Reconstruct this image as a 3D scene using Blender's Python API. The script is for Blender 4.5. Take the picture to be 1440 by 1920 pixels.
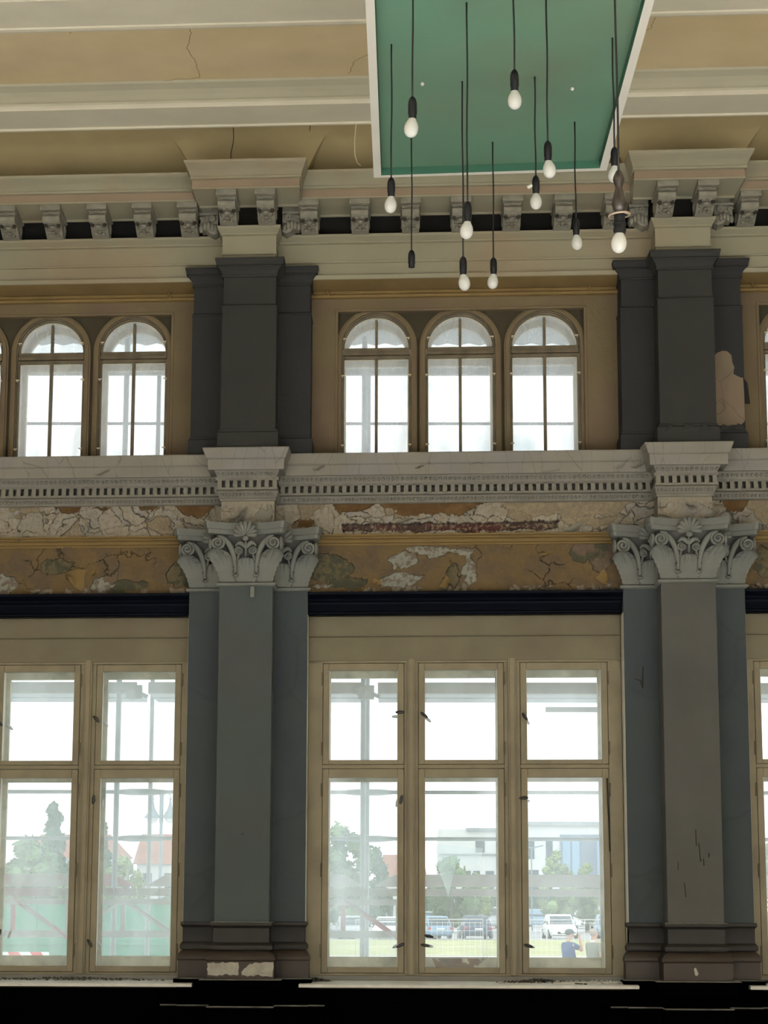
import bpy, math, random
from mathutils import Vector, Matrix, noise
random.seed(7)
SC = bpy.context.scene
COL = SC.collection
for o in list(bpy.data.objects): bpy.data.objects.remove(o)

# ------------------------------------------------------------ camera, sky, lights, exposure
Y0, K = 16.0, -0.0601061          # distance of the window wall and its slight angle in plan
F = 4000.0
cam = bpy.data.objects.new('camera', bpy.data.cameras.new('camera')); COL.objects.link(cam)
cam.data.sensor_fit = 'HORIZONTAL'; cam.data.sensor_width = 36.0
cam.data.lens = F/1440*36.0; cam.data.clip_end = 2000
def _axes(pitch, yaw, roll):
    cy, sy = math.cos(yaw), math.sin(yaw)
    fwd = Vector((-sy, cy, 0)); right = Vector((cy, sy, 0)); up = Vector((0, 0, 1))
    f2 = fwd*math.cos(pitch)+up*math.sin(pitch); u2 = up*math.cos(pitch)-fwd*math.sin(pitch)
    return right*math.cos(roll)+u2*math.sin(roll), u2*math.cos(roll)-right*math.sin(roll), f2
r_, u_, f_ = _axes(0.179572836, 0.008, 0.00213299)
M = Matrix.Identity(4)
for i in range(3): M[i][0], M[i][1], M[i][2] = r_[i], u_[i], -f_[i]
M.translation = Vector((0, 0, 1.6)); cam.matrix_world = M
SC.camera = cam

w = bpy.data.worlds.new('sky'); SC.world = w; w.use_nodes = True
nt = w.node_tree; bg = nt.nodes['Background']
tc = nt.nodes.new('ShaderNodeTexCoord'); mp = nt.nodes.new('ShaderNodeMapping'); mp.inputs['Scale'].default_value = (9, 9, 22)
nz = nt.nodes.new('ShaderNodeTexNoise'); nz.inputs['Scale'].default_value = 1.3; nz.inputs['Detail'].default_value = 6
cr = nt.nodes.new('ShaderNodeValToRGB')
cr.color_ramp.elements[0].position = 0.30; cr.color_ramp.elements[0].color = (0.44, 0.56, 0.62, 1)
cr.color_ramp.elements[1].position = 0.46; cr.color_ramp.elements[1].color = (1, 1, 1, 1)
nt.links.new(tc.outputs['Generated'], mp.inputs[0]); nt.links.new(mp.outputs[0], nz.inputs[0])
nt.links.new(nz.outputs[0], cr.inputs[0]); nt.links.new(cr.outputs[0], bg.inputs[0])
bg.inputs[1].default_value = 3.0

def area(name, loc, rot, sx, sy, power, color=(1, 1, 1)):
    l = bpy.data.lights.new(name, 'AREA'); l.shape = 'RECTANGLE'; l.size = sx; l.size_y = sy
    l.energy = power; l.color = color
    o = bpy.data.objects.new(name, l); COL.objects.link(o); o.location = loc; o.rotation_euler = rot
    return o
# daylight entering through the tall windows in the hall's opposite wall (behind the camera), plus an added high fill
for i, x in enumerate((-5.2, 0.4, 6.0)):
    area('daylight_opposite_window', (x, -5.7, 3.2), (math.radians(24), 0, 0), 3.2, 3.6, 700, (1.0, 0.995, 0.98)).data.spread = math.radians(130)
    area('ceiling_fill_light', (x, -5.7, 6.4), (math.radians(46), 0, 0), 3.2, 1.3, 2700, (1.0, 0.995, 0.98)).data.spread = math.radians(56)  # added unseen light, aimed at the floor to brighten the ceiling
SC.view_settings.view_transform = 'Standard'; SC.view_settings.look = 'None'
SC.view_settings.gamma = 1; SC.view_settings.exposure = -0.22
SC.cycles.max_bounces = 8; SC.cycles.diffuse_bounces = 5; SC.cycles.transparent_max_bounces = 24
SC.cycles.use_denoising = True; SC.cycles.caustics_reflective = False; SC.cycles.caustics_refractive = False
SC.cycles.sample_clamp_indirect = 4.0

# ------------------------------------------------------------ materials
def mat(name, col, rough=0.8, var=0.12, scale=3.0, bump=0.0, bscale=40.0, metal=0.0, cracks=0.0, crack_scale=(3, 3, 3), spec=0.3, col2=None, attr=False, pos2=(0.45, 0.62)):
    m = bpy.data.materials.new(name); m.use_nodes = True
    n = m.node_tree; b = n.nodes['Principled BSDF']
    b.inputs['Roughness'].default_value = rough; b.inputs['Metallic'].default_value = metal
    b.inputs['Specular IOR Level'].default_value = spec
    tcn = n.nodes.new('ShaderNodeTexCoord')
    def nse(sc, det=5):
        t = n.nodes.new('ShaderNodeTexNoise'); t.inputs['Scale'].default_value = sc; t.inputs['Detail'].default_value = det
        n.links.new(tcn.outputs['Object'], t.inputs['Vector']); return t
    def mix(fac, a, bb, bt='MIX'):
        x = n.nodes.new('ShaderNodeMix'); x.data_type = 'RGBA'; x.blend_type = bt
        for sock, v in ((x.inputs[0], fac), (x.inputs[6], a), (x.inputs[7], bb)):
            if isinstance(v, (int, float)): sock.default_value = v
            elif isinstance(v, tuple): sock.default_value = (*v, 1) if len(v) == 3 else v
            else: n.links.new(v, sock)
        return x.outputs[2]
    if attr:
        at = n.nodes.new('ShaderNodeVertexColor'); at.layer_name = 'col'; base = at.outputs[0]
    else: base = tuple(col)
    if col2 is not None:
        r = n.nodes.new('ShaderNodeValToRGB'); r.color_ramp.elements[0].position = pos2[0]; r.color_ramp.elements[1].position = pos2[1]
        n.links.new(nse(scale*0.7, 7).outputs[0], r.inputs[0]); base = mix(r.outputs[0], base, tuple(col2))
    if var > 0:
        r = n.nodes.new('ShaderNodeValToRGB'); r.color_ramp.elements[0].position = 0.3; r.color_ramp.elements[1].position = 0.7
        r.color_ramp.elements[0].color = (1-var, 1-var, 1-var, 1); r.color_ramp.elements[1].color = (1+var*0.5, 1+var*0.5, 1+var*0.5, 1)
        n.links.new(nse(scale, 8).outputs[0], r.inputs[0]); base = mix(1.0, base, r.outputs[0], 'MULTIPLY')
    if cracks > 0:
        mpn = n.nodes.new('ShaderNodeMapping'); mpn.inputs['Scale'].default_value = crack_scale
        wv = n.nodes.new('ShaderNodeTexNoise'); wv.inputs['Scale'].default_value = 3
        n.links.new(tcn.outputs['Object'], wv.inputs['Vector'])
        ad = n.nodes.new('ShaderNodeVectorMath'); ad.operation = 'MULTIPLY_ADD'; ad.inputs[1].default_value = (0.25, 0.25, 0.25)
        n.links.new(wv.outputs['Color'], ad.inputs[0]); n.links.new(tcn.outputs['Object'], ad.inputs[2]); n.links.new(ad.outputs[0], mpn.inputs[0])
        v = n.nodes.new('ShaderNodeTexVoronoi'); v.feature = 'DISTANCE_TO_EDGE'; v.inputs['Scale'].default_value = 1.0
        n.links.new(mpn.outputs[0], v.inputs['Vector'])
        r = n.nodes.new('ShaderNodeValToRGB'); r.color_ramp.elements[0].position = 0.0; r.color_ramp.elements[1].position = 0.014
        r.color_ramp.elements[0].color = (1-cracks,)*3+(1,); r.color_ramp.elements[1].color = (1, 1, 1, 1)
        n.links.new(v.outputs[0], r.inputs[0]); base = mix(1.0, base, r.outputs[0], 'MULTIPLY')
    if isinstance(base, tuple): b.inputs['Base Color'].default_value = (*base, 1)
    else: n.links.new(base, b.inputs['Base Color'])
    if bump > 0:
        bp = n.nodes.new('ShaderNodeBump'); bp.inputs['Strength'].default_value = bump; bp.inputs['Distance'].default_value = 0.01
        n.links.new(nse(bscale, 6).outputs[0], bp.inputs['Height']); n.links.new(bp.outputs[0], b.inputs['Normal'])
    return m

MT = dict(
 cream=mat('cream_plaster', (0.2707, 0.2619, 0.1989), var=0.10, scale=1.4, bump=0.12, col2=(0.265, 0.225, 0.160), pos2=(0.48, 0.66)),
 creamp=mat('pinkish_band_paint', (0.245, 0.190, 0.140), var=0.10, scale=2.5, bump=0.12),
 ceilshade=mat('grey_cream_beam_shade', (0.50, 0.485, 0.385), var=0.08, scale=2, bump=0.08),  # shade on the beam faces put into a darker tone
 creamceil=mat('ceiling_cream_paint', (0.78, 0.755, 0.65), var=0.08, scale=2, bump=0.08),  # lightened so beam undersides read brighter than their faces
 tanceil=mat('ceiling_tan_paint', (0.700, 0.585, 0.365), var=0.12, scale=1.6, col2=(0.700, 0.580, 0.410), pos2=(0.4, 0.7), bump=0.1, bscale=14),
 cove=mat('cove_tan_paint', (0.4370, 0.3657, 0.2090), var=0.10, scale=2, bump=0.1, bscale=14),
 ochre=mat('ochre_trim_paint', (0.185, 0.128, 0.052), var=0.15, scale=4, bump=0.2),
 tan=mat('tan_wall_paint', (0.1334, 0.1058, 0.0626), var=0.14, scale=2.2, col2=(0.1242, 0.0902, 0.0626), bump=0.25, bscale=25),
 brown=mat('dark_olive_paint', (0.040, 0.034, 0.020), var=0.2, scale=5),
 greyw=mat('grey_white_cornice_paint', (0.2106, 0.2040, 0.1844), var=0.12, scale=3.0, cracks=0.35, crack_scale=(7.5, 1.5, 1.2), bump=0.2, bscale=30, col2=(0.2028, 0.2000, 0.2044)),
 greyw2=mat('grey_cornice_enrichment_paint', (0.2106, 0.2064, 0.1849), var=0.15, scale=5, bump=0.2, bscale=50),
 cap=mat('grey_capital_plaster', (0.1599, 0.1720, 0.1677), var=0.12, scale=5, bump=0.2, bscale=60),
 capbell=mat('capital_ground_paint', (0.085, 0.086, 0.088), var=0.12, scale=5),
 modil=mat('grey_modillion_plaster', (0.200, 0.195, 0.165), var=0.25, scale=14, bump=0.3, bscale=50),
 black=mat('black_frieze_paint', (0.010, 0.010, 0.009), var=0.3, scale=6),
 dado=mat('black_dado_paint', (0.0008, 0.0008, 0.0009), rough=0.6, var=0.3, scale=7, col2=(0.0070, 0.0070, 0.0070), pos2=(0.74, 0.80), spec=0.0),
 dadoledge=mat('worn_lit_dado_edge', (0.17, 0.17, 0.16), var=0.5, scale=9),  # pale tone mixes chipped edges with a painted highlight
 lintel=mat('navy_lintel_paint', (0.0015, 0.0025, 0.006), rough=0.45, var=0.3, scale=5, spec=0.04),
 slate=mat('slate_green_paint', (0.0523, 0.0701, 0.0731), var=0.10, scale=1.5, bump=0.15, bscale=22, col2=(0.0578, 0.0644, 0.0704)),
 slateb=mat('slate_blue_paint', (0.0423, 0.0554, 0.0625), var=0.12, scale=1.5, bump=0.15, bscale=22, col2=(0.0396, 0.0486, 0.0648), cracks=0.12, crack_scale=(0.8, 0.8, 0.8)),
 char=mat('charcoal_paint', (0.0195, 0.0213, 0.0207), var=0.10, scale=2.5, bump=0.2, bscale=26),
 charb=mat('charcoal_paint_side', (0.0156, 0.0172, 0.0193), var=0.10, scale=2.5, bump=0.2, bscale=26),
 basebr=mat('brown_base_paint', (0.0270, 0.0195, 0.0150), rough=0.55, var=0.15, scale=5, bump=0.1),
 basedk=mat('dark_base_paint', (0.0120, 0.0114, 0.0108), rough=0.6, var=0.2, scale=5, bump=0.1),
 bare=mat('bare_plaster', (0.360, 0.350, 0.310), var=0.2, scale=14, bump=0.5, bscale=40, cracks=0.25, crack_scale=(5, 5, 5)),
 barep=mat('old_pinkish_plaster', (0.1700, 0.1318, 0.0978), var=0.12, scale=4, bump=0.3, cracks=0.45, crack_scale=(4, 4, 3), col2=(0.1615, 0.1445, 0.1062)),
 wood=mat('old_cream_window_paint', (0.235, 0.210, 0.148), rough=0.55, var=0.10, scale=5, bump=0.15, bscale=30, col2=(0.200, 0.176, 0.124)),
 woodd=mat('dirty_window_paint', (0.130, 0.108, 0.073), rough=0.6, var=0.25, scale=8, bump=0.2, bscale=30, col2=(0.090, 0.075, 0.052)),
 woodo=mat('weathered_outer_sash_paint', (0.62, 0.61, 0.54), var=0.3, scale=9, col2=(0.50, 0.49, 0.42), pos2=(0.5, 0.6)),
 slate2=mat('slate_grey_paint', (0.0762, 0.0784, 0.0795), var=0.12, scale=1.6, bump=0.15, bscale=22, col2=(0.062, 0.068, 0.067)),
 woodh=mat('head_board_paint', (0.155, 0.142, 0.098), rough=0.6, var=0.10, scale=3, col2=(0.145, 0.125, 0.088)),
 woodl=mat('brightened_window_paint', (0.8250, 0.7625, 0.5750), rough=0.6, var=0.15, scale=7, col2=(0.7500, 0.7250, 0.6250)),  # lightened for daylight bouncing in from outside
 crack=mat('crack_shadow_gap', (0.03, 0.025, 0.02), var=0),  # cracks and scratches, also painted shade in carved hollows
 hcrack=mat('hairline_crack', (0.22, 0.16, 0.10), var=0),
 sill=mat('white_sill_paint', (0.7440, 0.7440, 0.7200), rough=0.6, var=0.15, scale=8),
 sillg=mat('grey_sill_board_paint', (0.190, 0.195, 0.190), var=0.15, scale=6),
 debris=mat('dirt_and_flakes', (0.10, 0.09, 0.08), var=0.6, scale=60, col2=(0.03, 0.03, 0.03)),
 flake=mat('fallen_paint_flakes', (0.62, 0.62, 0.58), var=0.2, scale=9),
 white=mat('white_lacquer', (0.80, 0.80, 0.78), rough=0.5, var=0.03),
 green=mat('green_panel_paint', (0.095, 0.195, 0.140), rough=0.6, var=0.12, scale=0.9, col2=(0.1104, 0.1702, 0.1214)),
 greend=mat('shaded_green_edge', (0.02, 0.085, 0.055), rough=0.5, var=0.1),  # panel green darkened to hold the shade inside the rim
 cord=mat('black_cord', (0.006, 0.006, 0.007), rough=0.6, var=0),
 socket=mat('black_bakelite', (0.006, 0.007, 0.009), rough=0.4, var=0, spec=0.15),
 brownwood=mat('turned_brown_wood', (0.018, 0.013, 0.012), rough=0.35, var=0.3, scale=30, spec=0.5),
 ring=mat('pinkish_brass_ring', (0.45, 0.36, 0.30), rough=0.35, metal=0.5, var=0.1),
 iron=mat('black_iron', (0.01, 0.01, 0.01), rough=0.4, var=0, spec=0.5),
 steel=mat('bulb_cap_metal', (0.5, 0.5, 0.5), rough=0.35, metal=0.9, var=0),
 plaster=mat('painted_relief', (1, 1, 1), var=0.12, scale=30, attr=True, bump=0.3, bscale=70, rough=0.9),
 galv=mat('galvanised_tube', (0.420, 0.460, 0.480), rough=0.6, var=0.15, scale=9),
 board=mat('weathered_scaffold_board', (0.5290, 0.5060, 0.4945), var=0.2, scale=6),
 boardr=mat('board_with_red_paint', (0.460, 0.440, 0.430), var=0.2, scale=3, col2=(0.42, 0.13, 0.14), pos2=(0.5, 0.56)),
 red=mat('red_scaffold_paint', (0.45, 0.10, 0.12), var=0.2, scale=5, col2=(0.36, 0.28, 0.27), pos2=(0.5, 0.6)),
 alu=mat('pale_aluminium', (0.45, 0.44, 0.43), rough=0.5, var=0.2, scale=6),
 deck=mat('scaffold_deck_edge', (0.5060, 0.5280, 0.5500), var=0.15, scale=5),
 hoard=mat('green_hoarding', (0.06, 0.22, 0.14), var=0.2, scale=2),
 grass=mat('dry_lawn', (0.36, 0.38, 0.16), var=0.3, scale=0.6, col2=(0.42, 0.40, 0.22)),
 asph=mat('grey_asphalt', (0.33, 0.33, 0.34), var=0.15, scale=0.3),
 pave=mat('pale_paving', (0.60, 0.60, 0.58), var=0.1, scale=0.5),
 floor=mat('worn_floor_tiles', (0.520, 0.505, 0.465), rough=0.6, var=0.2, scale=2),
 bwall=mat('pale_side_wall_paint', (0.45, 0.40, 0.30), var=0.1, scale=2),
 leafa=mat('leaf_green', (0.115, 0.19, 0.085), var=0.5, scale=0.9, col2=(0.17, 0.26, 0.10)),
 leafb=mat('leaf_dark_green', (0.07, 0.13, 0.085), var=0.4, scale=0.9, col2=(0.10, 0.17, 0.11)),
 leafc=mat('leaf_light_green', (0.20, 0.28, 0.11), var=0.5, scale=0.9, col2=(0.27, 0.34, 0.12)),
 bark=mat('bark', (0.12, 0.09, 0.06), var=0.2),
 render=mat('white_render', (0.62, 0.62, 0.60), var=0.05),
 greyrender=mat('grey_render', (0.160, 0.200, 0.250), var=0.05),
 winglass=mat('dark_window_glass', (0.030, 0.050, 0.070), rough=0.15, var=0.1, spec=0.5),
 roofred=mat('red_tiled_roof', (0.34, 0.16, 0.12), var=0.2, scale=1),
 roofgrey=mat('grey_flat_roof', (0.25, 0.27, 0.28), var=0.1),
 tyre=mat('tyre', (0.02, 0.02, 0.02), var=0), rim=mat('wheel_rim', (0.5, 0.5, 0.5), rough=0.4, var=0),
 carw=mat('white_car_paint', (0.72, 0.72, 0.72), rough=0.3, var=0), cars=mat('silver_car_paint', (0.38, 0.41, 0.44), rough=0.3, var=0),
 carb=mat('pale_blue_car_paint', (0.22, 0.33, 0.44), rough=0.3, var=0), card=mat('dark_blue_car_paint', (0.04, 0.06, 0.12), rough=0.3, var=0),
 carbl=mat('bright_blue_car_paint', (0.04, 0.12, 0.45), rough=0.3, var=0), carg=mat('grey_green_car_paint', (0.20, 0.28, 0.28), rough=0.3, var=0),
 lampred=mat('red_tail_light', (0.5, 0.03, 0.04), rough=0.3, var=0), lampw=mat('headlight_glass', (0.55, 0.58, 0.6), rough=0.2, var=0),
 plate=mat('number_plate', (0.7, 0.7, 0.7), var=0),
 skin=mat('skin', (0.50, 0.30, 0.22), var=0.05), navy=mat('navy_shirt', (0.03, 0.07, 0.19), var=0.2, scale=6), olive=mat('grey_green_shirt', (0.20, 0.21, 0.18), var=0.15, scale=6),
 trous=mat('dark_trousers', (0.04, 0.05, 0.07), var=0.1), hatm=mat('dark_cap', (0.02, 0.035, 0.06), var=0.1), hair=mat('grey_hair', (0.36, 0.29, 0.25), var=0.2, scale=20),
 collar=mat('white_collar', (0.6, 0.6, 0.6), var=0), redw=mat('red_white_board', (0.55, 0.05, 0.06), var=0),
 lantern=mat('grey_blue_lamp_iron', (0.20, 0.25, 0.28), rough=0.5, var=0), brick=mat('old_paint_on_outer_rail', (0.20, 0.09, 0.045), var=0.5, scale=20, col2=(0.5, 0.48, 0.42), pos2=(0.55, 0.6)),
 clay=mat('clay_roof_soffit', (0.42, 0.38, 0.36), var=0.1, scale=3),
)
def glass(name, haze, tint=(0.98, 1, 1), veil=(0.84, 0.92, 0.93)):
    m = bpy.data.materials.new(name); m.use_nodes = True; n = m.node_tree; n.nodes.clear()
    out = n.nodes.new('ShaderNodeOutputMaterial')
    tr = n.nodes.new('ShaderNodeBsdfTransparent'); tr.inputs[0].default_value = (*tint, 1)
    tl = n.nodes.new('ShaderNodeBsdfTranslucent'); tl.inputs[0].default_value = (*veil, 1)
    gl = n.nodes.new('ShaderNodeBsdfGlossy'); gl.inputs['Roughness'].default_value = 0.05
    mx = n.nodes.new('ShaderNodeMixShader'); mx2 = n.nodes.new('ShaderNodeMixShader'); mx2.inputs[0].default_value = 0.03
    t = n.nodes.new('ShaderNodeTexCoord'); mp_ = n.nodes.new('ShaderNodeMapping'); mp_.inputs['Scale'].default_value = (4, 4, 1.2)
    z = n.nodes.new('ShaderNodeTexNoise'); z.inputs['Scale'].default_value = 2.0; z.inputs['Detail'].default_value = 9
    r = n.nodes.new('ShaderNodeMapRange'); r.inputs[1].default_value = 0.3; r.inputs[2].default_value = 0.75
    r.inputs[3].default_value = haze*0.65; r.inputs[4].default_value = haze*1.5
    n.links.new(t.outputs['Object'], mp_.inputs[0]); n.links.new(mp_.outputs[0], z.inputs['Vector']); n.links.new(z.outputs[0], r.inputs[0])
    n.links.new(r.outputs[0], mx.inputs[0]); n.links.new(tr.outputs[0], mx.inputs[1]); n.links.new(tl.outputs[0], mx.inputs[2])
    n.links.new(mx.outputs[0], mx2.inputs[1]); n.links.new(gl.outputs[0], mx2.inputs[2]); n.links.new(mx2.outputs[0], out.inputs[0])
    return m
MT['pane'] = glass('dusty_inner_glass', 0.11)
MT['pane2'] = glass('dusty_outer_glass', 0.17)
MT['paneclear'] = glass('clearer_outer_glass', 0.06)
MT['paneup'] = glass('dusty_upper_glass', 0.30, veil=(0.93, 0.90, 0.93))
def bulbmat():
    m = bpy.data.materials.new('frosted_bulb_glass'); m.use_nodes = True; b = m.node_tree.nodes['Principled BSDF']
    b.inputs['Base Color'].default_value = (0.62, 0.645, 0.66, 1); b.inputs['Roughness'].default_value = 0.25
    b.inputs['Transmission Weight'].default_value = 0.0; b.inputs['Subsurface Weight'].default_value = 0.0
    b.inputs['Subsurface Radius'].default_value = (0.05, 0.05, 0.05)
    return m
MT['bulb'] = bulbmat()

# ------------------------------------------------------------ mesh building
def S(x, d, z): return Vector((x, Y0 - d + K*x, z))        # hall coordinates: along the wall, out from the wall, up
class MB:
    def __init__(s): s.v = []; s.f = []; s.mi = []; s.cm = 0; s.col = None
    def add(s, vs, fs):
        b = len(s.v); s.v += [tuple(v) for v in vs]; s.f += [tuple(b+i for i in f) for f in fs]; s.mi += [s.cm]*len(fs)
    def box(s, x0, x1, d0, d1, z0, z1):
        s.add([(x0, d0, z0), (x1, d0, z0), (x1, d1, z0), (x0, d1, z0), (x0, d0, z1), (x1, d0, z1), (x1, d1, z1), (x0, d1, z1)],
              [(0, 3, 2, 1), (4, 5, 6, 7), (0, 1, 5, 4), (1, 2, 6, 5), (2, 3, 7, 6), (3, 0, 4, 7)]); return s
    def grid(s, rows, closed=False, cap=False):
        n = len(rows[0]); b = len(s.v)
        for r in rows: s.v += [tuple(p) for p in r]
        k = n if closed else n-1
        for i in range(len(rows)-1):
            for j in range(k):
                s.f.append((b+i*n+j, b+i*n+(j+1) % n, b+(i+1)*n+(j+1) % n, b+(i+1)*n+j)); s.mi.append(s.cm)
        if cap:
            s.f.append(tuple(b+j for j in range(n-1, -1, -1))); s.f.append(tuple(b+(len(rows)-1)*n+j for j in range(n))); s.mi += [s.cm]*2
        return s
    def tube(s, pts, r, seg=8, cap=True):
        pts = [Vector(p) for p in pts]; rows = []
        rr = r if isinstance(r, (list, tuple)) else [r]*len(pts)
        up = None
        for i, p in enumerate(pts):
            t = (pts[min(i+1, len(pts)-1)]-pts[max(i-1, 0)]).normalized()
            if up is None: up = Vector((0, 0, 1)) if abs(t.z) < 0.9 else Vector((1, 0, 0))
            a = t.cross(up).normalized(); up = a.cross(t).normalized()
            rows.append([p+(a*math.cos(q)+up*math.sin(q))*rr[i] for q in [2*math.pi*j/seg for j in range(seg)]])
        return s.grid(rows, True, cap)
    def lathe(s, prof, c, seg=16):       # prof [(r,z)]
        rows = [[(c[0]+r*math.cos(2*math.pi*j/seg), c[1]+r*math.sin(2*math.pi*j/seg), c[2]+z) for j in range(seg)] for r, z in prof]
        return s.grid(rows, True, True)
    def extr(s, prof, x0, x1):           # closed profile [(d,z)] along x
        rows = [[(x0, d, z) for d, z in prof], [(x1, d, z) for d, z in prof]]
        return s.grid(rows, True, True)
    def poly(s, pts, d0, d1):            # prism from an outline [(x,z)] between two depths
        return s.grid([[(x, d0, z) for x, z in pts], [(x, d1, z) for x, z in pts]], True, True)
    def sweep(s, paths, cap=True):       # list of polylines with equal counts
        s.grid(paths); return s
    def ball(s, c, r, seg=12, rings=8):
        rx, ry, rz = r if isinstance(r, (list, tuple)) else (r, r, r)
        rows = [[(c[0]+rx*math.sin(a)*math.cos(2*math.pi*j/seg), c[1]+ry*math.sin(a)*math.sin(2*math.pi*j/seg), c[2]+rz*math.cos(a)) for j in range(seg)]
                for a in [0.02+(math.pi-0.04)*i/rings for i in range(rings+1)]]
        return s.grid(rows, True, True)
    def build(s, name, m, parent=None, hall=True, smooth=None, bevel=0, org=None):
        vs = [S(*v) if hall else Vector(v) for v in s.v]
        off = Vector((0, 0, 0))
        if parent is not None: off = WL[parent.name]
        elif org is not None: off = Vector(org)
        me = bpy.data.meshes.new(name)
        me.from_pydata([tuple(v-off) for v in vs], [], s.f)
        ms = m if isinstance(m, (list, tuple)) else [m]
        for x in ms: me.materials.append(MT[x] if isinstance(x, str) else x)
        if len(ms) > 1: me.polygons.foreach_set('material_index', s.mi)
        import bmesh
        bm = bmesh.new(); bm.from_mesh(me)
        if len(bm.faces) < 60000: bmesh.ops.recalc_face_normals(bm, faces=bm.faces)
        bm.to_mesh(me); bm.free()
        if s.col is not None:
            ca = me.color_attributes.new('col', 'FLOAT_COLOR', 'POINT')
            ca.data.foreach_set('color', [c for q in s.col for c in (*q, 1.0)])
        if smooth is not None:
            me.polygons.foreach_set('use_smooth', [True]*len(me.polygons))
            if smooth < 180: me.set_sharp_from_angle(angle=math.radians(smooth))
        o = bpy.data.objects.new(name, me); COL.objects.link(o)
        if parent is not None: o.parent = parent; WL[o.name] = off
        else: o.location = off; WL[o.name] = off
        if bevel:
            bv = o.modifiers.new('bevel', 'BEVEL'); bv.width = bevel; bv.segments = 2; bv.limit_method = 'ANGLE'; bv.angle_limit = math.radians(40)
        return o
WL = {}
def empty(name, loc, label=None, cat=None, group=None, kind=None):
    o = bpy.data.objects.new(name, None); COL.objects.link(o); o.location = loc; o.empty_display_size = 0.1
    WL[o.name] = Vector(loc); tag(o, label, cat, group, kind); return o
def tag(o, label=None, cat=None, group=None, kind=None):
    if label: o['label'] = label
    if cat: o['category'] = cat
    if group: o['group'] = group
    if kind: o['kind'] = kind
    return o
def struct(name, mb, m, label=None, **kw):
    o = mb.build(name, m, **kw); o['kind'] = 'structure'
    if label: o['label'] = label; o['category'] = 'building part'
    return o
def copy_tree(o, delta, parent=None):
    c = o.copy(); COL.objects.link(c)
    if parent is None: c.location = o.location + Vector(delta)
    else: c.parent = parent
    WL[c.name] = WL[o.name] + Vector(delta)
    for ch in o.children: copy_tree(ch, delta, c)
    return c
def shift(dx, dd=0, dz=0): return Vector((dx, -dd+K*dx, dz))

P = 3.258
CS = [-1.150-P, -1.150, 2.108, 2.108+P]        # pilaster centres
XL, XR = CS[0], CS[-1]
HXL, HXR = -8.6, 9.6                            # hall side walls
ZC = 8.3

# ------------------------------------------------------------ room shell
struct('floor', MB().box(HXL, HXR, -0.6, 22.6, -0.2, 0.0), 'floor', 'worn tiled floor of the hall', hall=True)
for nm, x0, x1 in (('wall_left', HXL-0.3, HXL), ('wall_right', HXR, HXR+0.3)):
    struct(nm, MB().box(x0, x1, -0.6, 22.6, 0, ZC), 'bwall', 'plain pale side wall of the hall')
b = MB()                                        # opposite wall with its tall window openings
xs = [HXL-0.3, -6.8, -3.6, -1.2, 2.0, 4.4, 7.6, HXR+0.3]
for i in range(0, 7, 2): b.box(xs[i], xs[i+1], 21.9, 22.3, 0, ZC)
for i in range(1, 7, 2): b.box(xs[i], xs[i+1], 21.9, 22.3, 0, 1.2); b.box(xs[i], xs[i+1], 21.9, 22.3, 5.2, 5.7); b.box(xs[i], xs[i+1], 21.9, 22.3, 7.1, ZC)  # upper row of openings is added to suit the ceiling fill
struct('wall_opposite', b, 'bwall', 'opposite wall of the hall with tall window openings')

# window wall: piers, zones between the rows of windows
WOFF = [-3.216, 0.0, 3.225]                     # lower window offsets per bay
AOFF = [-3.20, 0.0, 3.232]                      # arched window offsets per bay
b = MB()
b.box(HXL, XL-0.2, -0.5, 0, 0, 6.5); b.box(XR+0.2, HXR, -0.5, 0, 0, 6.5)
for c in CS: b.box(c-0.44, c+0.44, -0.5, 0.0, 0, 6.09)
b.box(HXL, HXR, -0.5, 0.10, 0, 0.96)
for i in range(3):
    x0, x1 = CS[i]+0.44, CS[i+1]-0.44
    b.box(x0, x1, -0.5, -0.09, 3.40, 3.74); b.box(x0, x1, -0.5, -0.005, 3.73, 4.92)
b.box(HXL, HXR, -0.5, 0.0, 6.09, 6.4)
ww = struct('wall_windows', b, ['tan'], 'tan painted window wall with pilasters and two rows of windows')
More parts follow.
